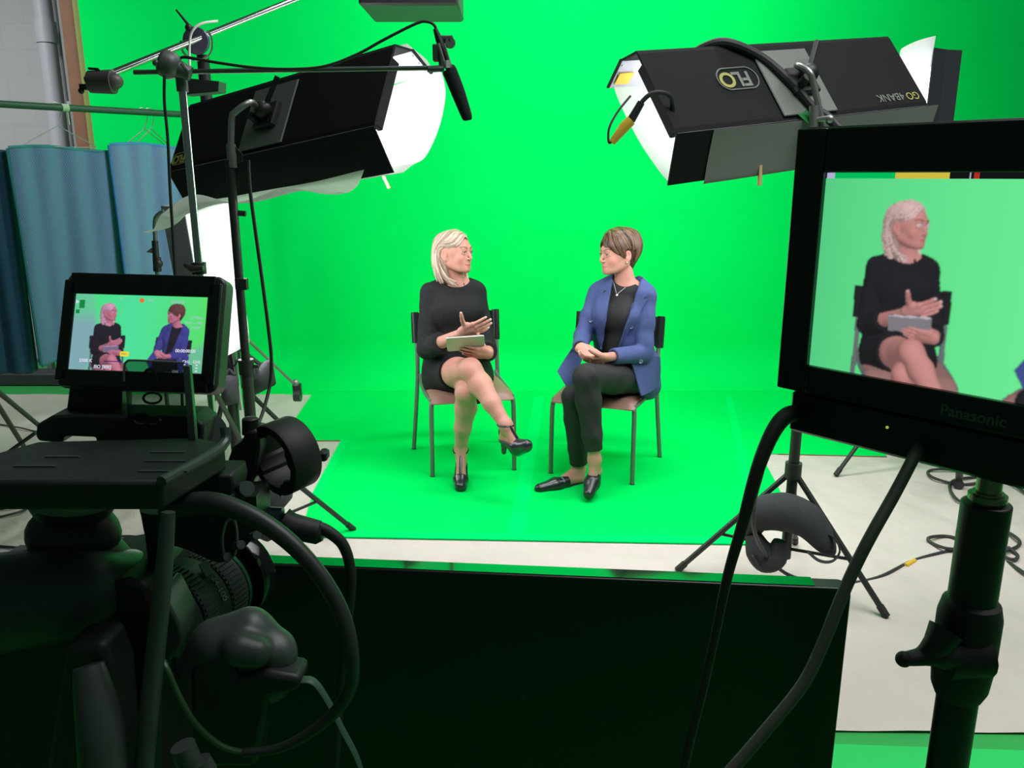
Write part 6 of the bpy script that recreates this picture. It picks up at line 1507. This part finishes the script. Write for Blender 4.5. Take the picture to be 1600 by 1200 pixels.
# grip
gp = Field(at(290, 1110, .78) - Vector((.08, .12, .06)), at(440, 940, .80) + Vector((.08, .12, .06)), .003)
G_ = lambda x, y, Y: at(x, y, Y)
gp.cone(G_(305, 1040, .79), G_(340, 1008, .79), .020, .025, .018); gp.cone(G_(340, 1008, .79), G_(390, 985, .80), .025, .022, .018); gp.cone(G_(390, 990, .80), G_(430, 1008, .80), .023, .018, .018); gp.cone(G_(335, 1050, .79), G_(420, 1055, .79), .026, .024, .02); gp.cone(G_(420, 1060, .79), G_(436, 1025, .79), .022, .016, .02); gp.cone(G_(375, 1015, .765), G_(400, 1020, .765), .018, .016, .01); gp.ell(G_(395, 965, .775), (.022, .012, .004), None, .004, 's')
gp.build('hand_grip', RIGG, cr)
m = MB(); m.prism([at(x, y, .76) for x, y in ((295, 1045), (330, 1022), (362, 1030), (370, 1060), (412, 1050), (470, 1060), (468, 1080), (420, 1092), (400, 1200), (300, 1200))], (0, .04, 0)); m.build('grip_body', RIG, cr, bevel=.006)
pbox('lower_housing', [(100, 1010), (160, 1005), (180, 1060), (188, 1160), (190, 1260), (60, 1260)], .74, .05, bevel=.008)
m = MB(); m.tube([at(138, 1040, .72), at(148, 1090, .71), at(158, 1150, .70), at(164, 1230, .69)], [.014, .019, .022, .023], 18, smooth=5); m.build('ribbed_hose', RIGG, cr)
m = MB(); m.tube([at(285, 1165, .70), at(300, 1200, .70)], .012, 14); m.tube([at(310, 1190, .70), at(322, 1210, .70)], .012, 14); m.build('lower_knob', RIGG, cr)
# upright tube and cables in front
tag(MB().tube([at(263, 800, .74), at(255, 900, .73), at(243, 1020, .72), at(232, 1120, .71), at(222, 1240, .70)], [.0065, .0085, .0092, .0095, .0095], 18, smooth=6).build('support_tube', RIGG), 'thick dark upright hose standing in front of the cinema camera', 'tube')
tag(MB().tube([at(262, 800, .80), at(290, 788, .79), at(345, 788, .78), at(420, 822, .77), at(485, 880, .76), at(530, 950, .75), at(549, 1020, .74), at(545, 1080, .74), at(505, 1130, .74), at(440, 1168, .74), at(380, 1176, .74)], [.0115, .0115, .011, .0095, .0085, .0085, .008, .007, .006, .005, .0045], 14, smooth=8).build('camera_cable', mat('cable_black_green', (.028, .035, .030), .42)), 'thick black cable making a big round loop beside the zoom lens', 'cable')
tag(MB().tube([at(385, 1177, .742), at(345, 1165, .742), at(305, 1130, .742), at(278, 1085, .742), at(262, 1048, .742), at(252, 1030, .75)], .0032, 10, smooth=8).build('thin_cable', mat('cable_green_lit', (.05, .11, .05), .4)), 'thin green-lit cable curving from the camera body to the big loop', 'cable')  # green of this cable is painted-in light from the green set
xl = thing('audio_connector', 'black cable plug beside the shock mount with its cord bending down over the television', 'connector', tuple(at(450, 820, .9)))
MB().tube([at(398, 808, .90), at(440, 812, .90)], [.013, .0145], 18).build('socket', mat('socket_dark_teal', (.012, .022, .03), .4), xl)
MB().tube([at(440, 812, .90), at(455, 822, .90), at(498, 832, .90), at(504, 832, .90)], [.0155, .0155, .014, .010], 18).build('plug', RUBBER, xl)
MB().tube([at(498, 824, .90), at(515, 832, .90), at(535, 850, .90), at(546, 880, .90), at(548, 920, .90), at(540, 1000, .90), at(530, 1100, .90), at(520, 1230, .90)], [.0075, .007, .0065, .0062, .006, .006], 12, smooth=8).build('cord', RUBBER, xl)
tag(MB().tube([at(465, 1062, .77), at(490, 1065, .77), at(512, 1095, .77), at(535, 1140, .77), at(558, 1185, .77), at(575, 1240, .77)], .0062, 10, smooth=6, flat=.3).build('grip_strap', mat('strap_green_lit', (.045, .10, .07), .5)), 'narrow strap hanging from the hand grip toward the bottom edge', 'strap')  # strap colour carries the green light that falls on it
# microphone shock mount ring
sm = thing('microphone_mount', 'empty round black microphone holder ring on the camera rig', 'microphone holder', tuple(at(400, 720, .93)))
rc = at(446, 712, .93); ra = Vector((.62, .78, .10)).normalized()
m = MB(); d, u, w = frame_from(ra); NS = 56; prof = [(.0335, -.019), (.0430, -.019), (.0440, -.017), (.0440, .017), (.0430, .019), (.0335, .019)]
vs = []; fs = []
for k in range(NS):
    a = 2 * math.pi * k / NS; o_ = u * math.cos(a) + w * math.sin(a)
    for r_, h_ in prof:
        rr_ = r_ - (.004 if (r_ < .035 and (k // 5) % 3 == 0) else 0); vs.append(rc + o_ * rr_ + ra * h_)
n_ = len(prof)
for k in range(NS):
    for i in range(n_): j = (i + 1) % n_; l = (k + 1) % NS; fs.append((k * n_ + i, k * n_ + j, l * n_ + j, l * n_ + i))
m.add(vs, fs); m.build('ring', RUBBER, sm)
m = MB(); m.box(tuple(rc + Vector((.040, -.006, -.006))), tuple(rc + Vector((.050, .012, .006))), bev=.002); m.build('hinge', RUBBER, sm)
m = MB(); m.prism([at(x, y, .92) for x, y in ((382, 672), (403, 672), (406, 700), (400, 740), (390, 770), (360, 785), (345, 780), (352, 730), (362, 700), (378, 690))], (0, .035, 0)); m.build('mount_arm', RIG, sm, bevel=.004)
m = MB(); m.tube([at(391, 678, .93), at(391, 656, .93)], .0095, 18); m.sphere(at(391, 655, .93), (.0095, .0095, .003)); m.build('post_cap', RIG, sm)
m = MB(); m.tube([at(428, 760, .93), at(444, 765, .93)], [.004, .010], 12); m.sphere(at(452, 760, .93), (.009, .006, .009)); m.build('wing_screw', RUBBER, sm)
# smoked bracket plate and bright bar before the small screen
SMOKE = bpy.data.materials.new('smoked_plate'); SMOKE.use_nodes = True; _n = SMOKE.node_tree; _n.nodes.remove(_n.nodes['Principled BSDF'])
_t = _n.nodes.new('ShaderNodeBsdfTransparent'); _t.inputs[0].default_value = (.45, .52, .48, 1); _g = _n.nodes.new('ShaderNodeBsdfGlossy'); _g.inputs['Roughness'].default_value = .1; _g.inputs['Color'].default_value = (.5, .5, .5, 1); _x = _n.nodes.new('ShaderNodeMixShader'); _x.inputs[0].default_value = .05
_n.links.new(_t.outputs[0], _x.inputs[1]); _n.links.new(_g.outputs[0], _x.inputs[2]); _n.links.new(_x.outputs[0], _n.nodes['Material Output'].inputs[0])
br = thing('sight_bracket', 'clear smoked plate with bright metal bar standing before the small camera screen', 'bracket', tuple(at(290, 700, .86)))
P = [at(x, y, .87) for x, y in ((194, 580), (196, 566), (204, 562), (286, 566), (292, 640), (296, 655), (200, 655))]
MB().prism(P, (0, .002, 0)).build('clear_plate', SMOKE, br, smooth=False)
MB().tube([at(194, 596, .868), at(194, 574, .868), at(198, 565, .868), at(212, 563, .868), at(288, 567, .868)], .0012, 8, smooth=4).build('plate_edge', GREYMETAL, br)
m = MB(); m.prism([at(x, y, .86) for x, y in ((285, 572), (296, 572), (307, 703), (299, 707), (294, 690))], (0, .008, 0)); m.build('bar', mat('bar_grey', (.20, .23, .22), .3, .8), br, bevel=.001)
m = MB()
for cx_, cy2, r1, r2 in ((234, 592, 10, 26), (238, 622, 14, 14), (222, 655, 14, 14), (240, 658, 10, 10)):
    m.tube([at(cx_ + r1 * math.cos(a), cy2 + r2 * .6 * math.sin(a), .875) for a in [2 * math.pi * i / 20 for i in range(21)]], .0014, 6, cap=False)
m.build('wire_coil', RUBBER, br)
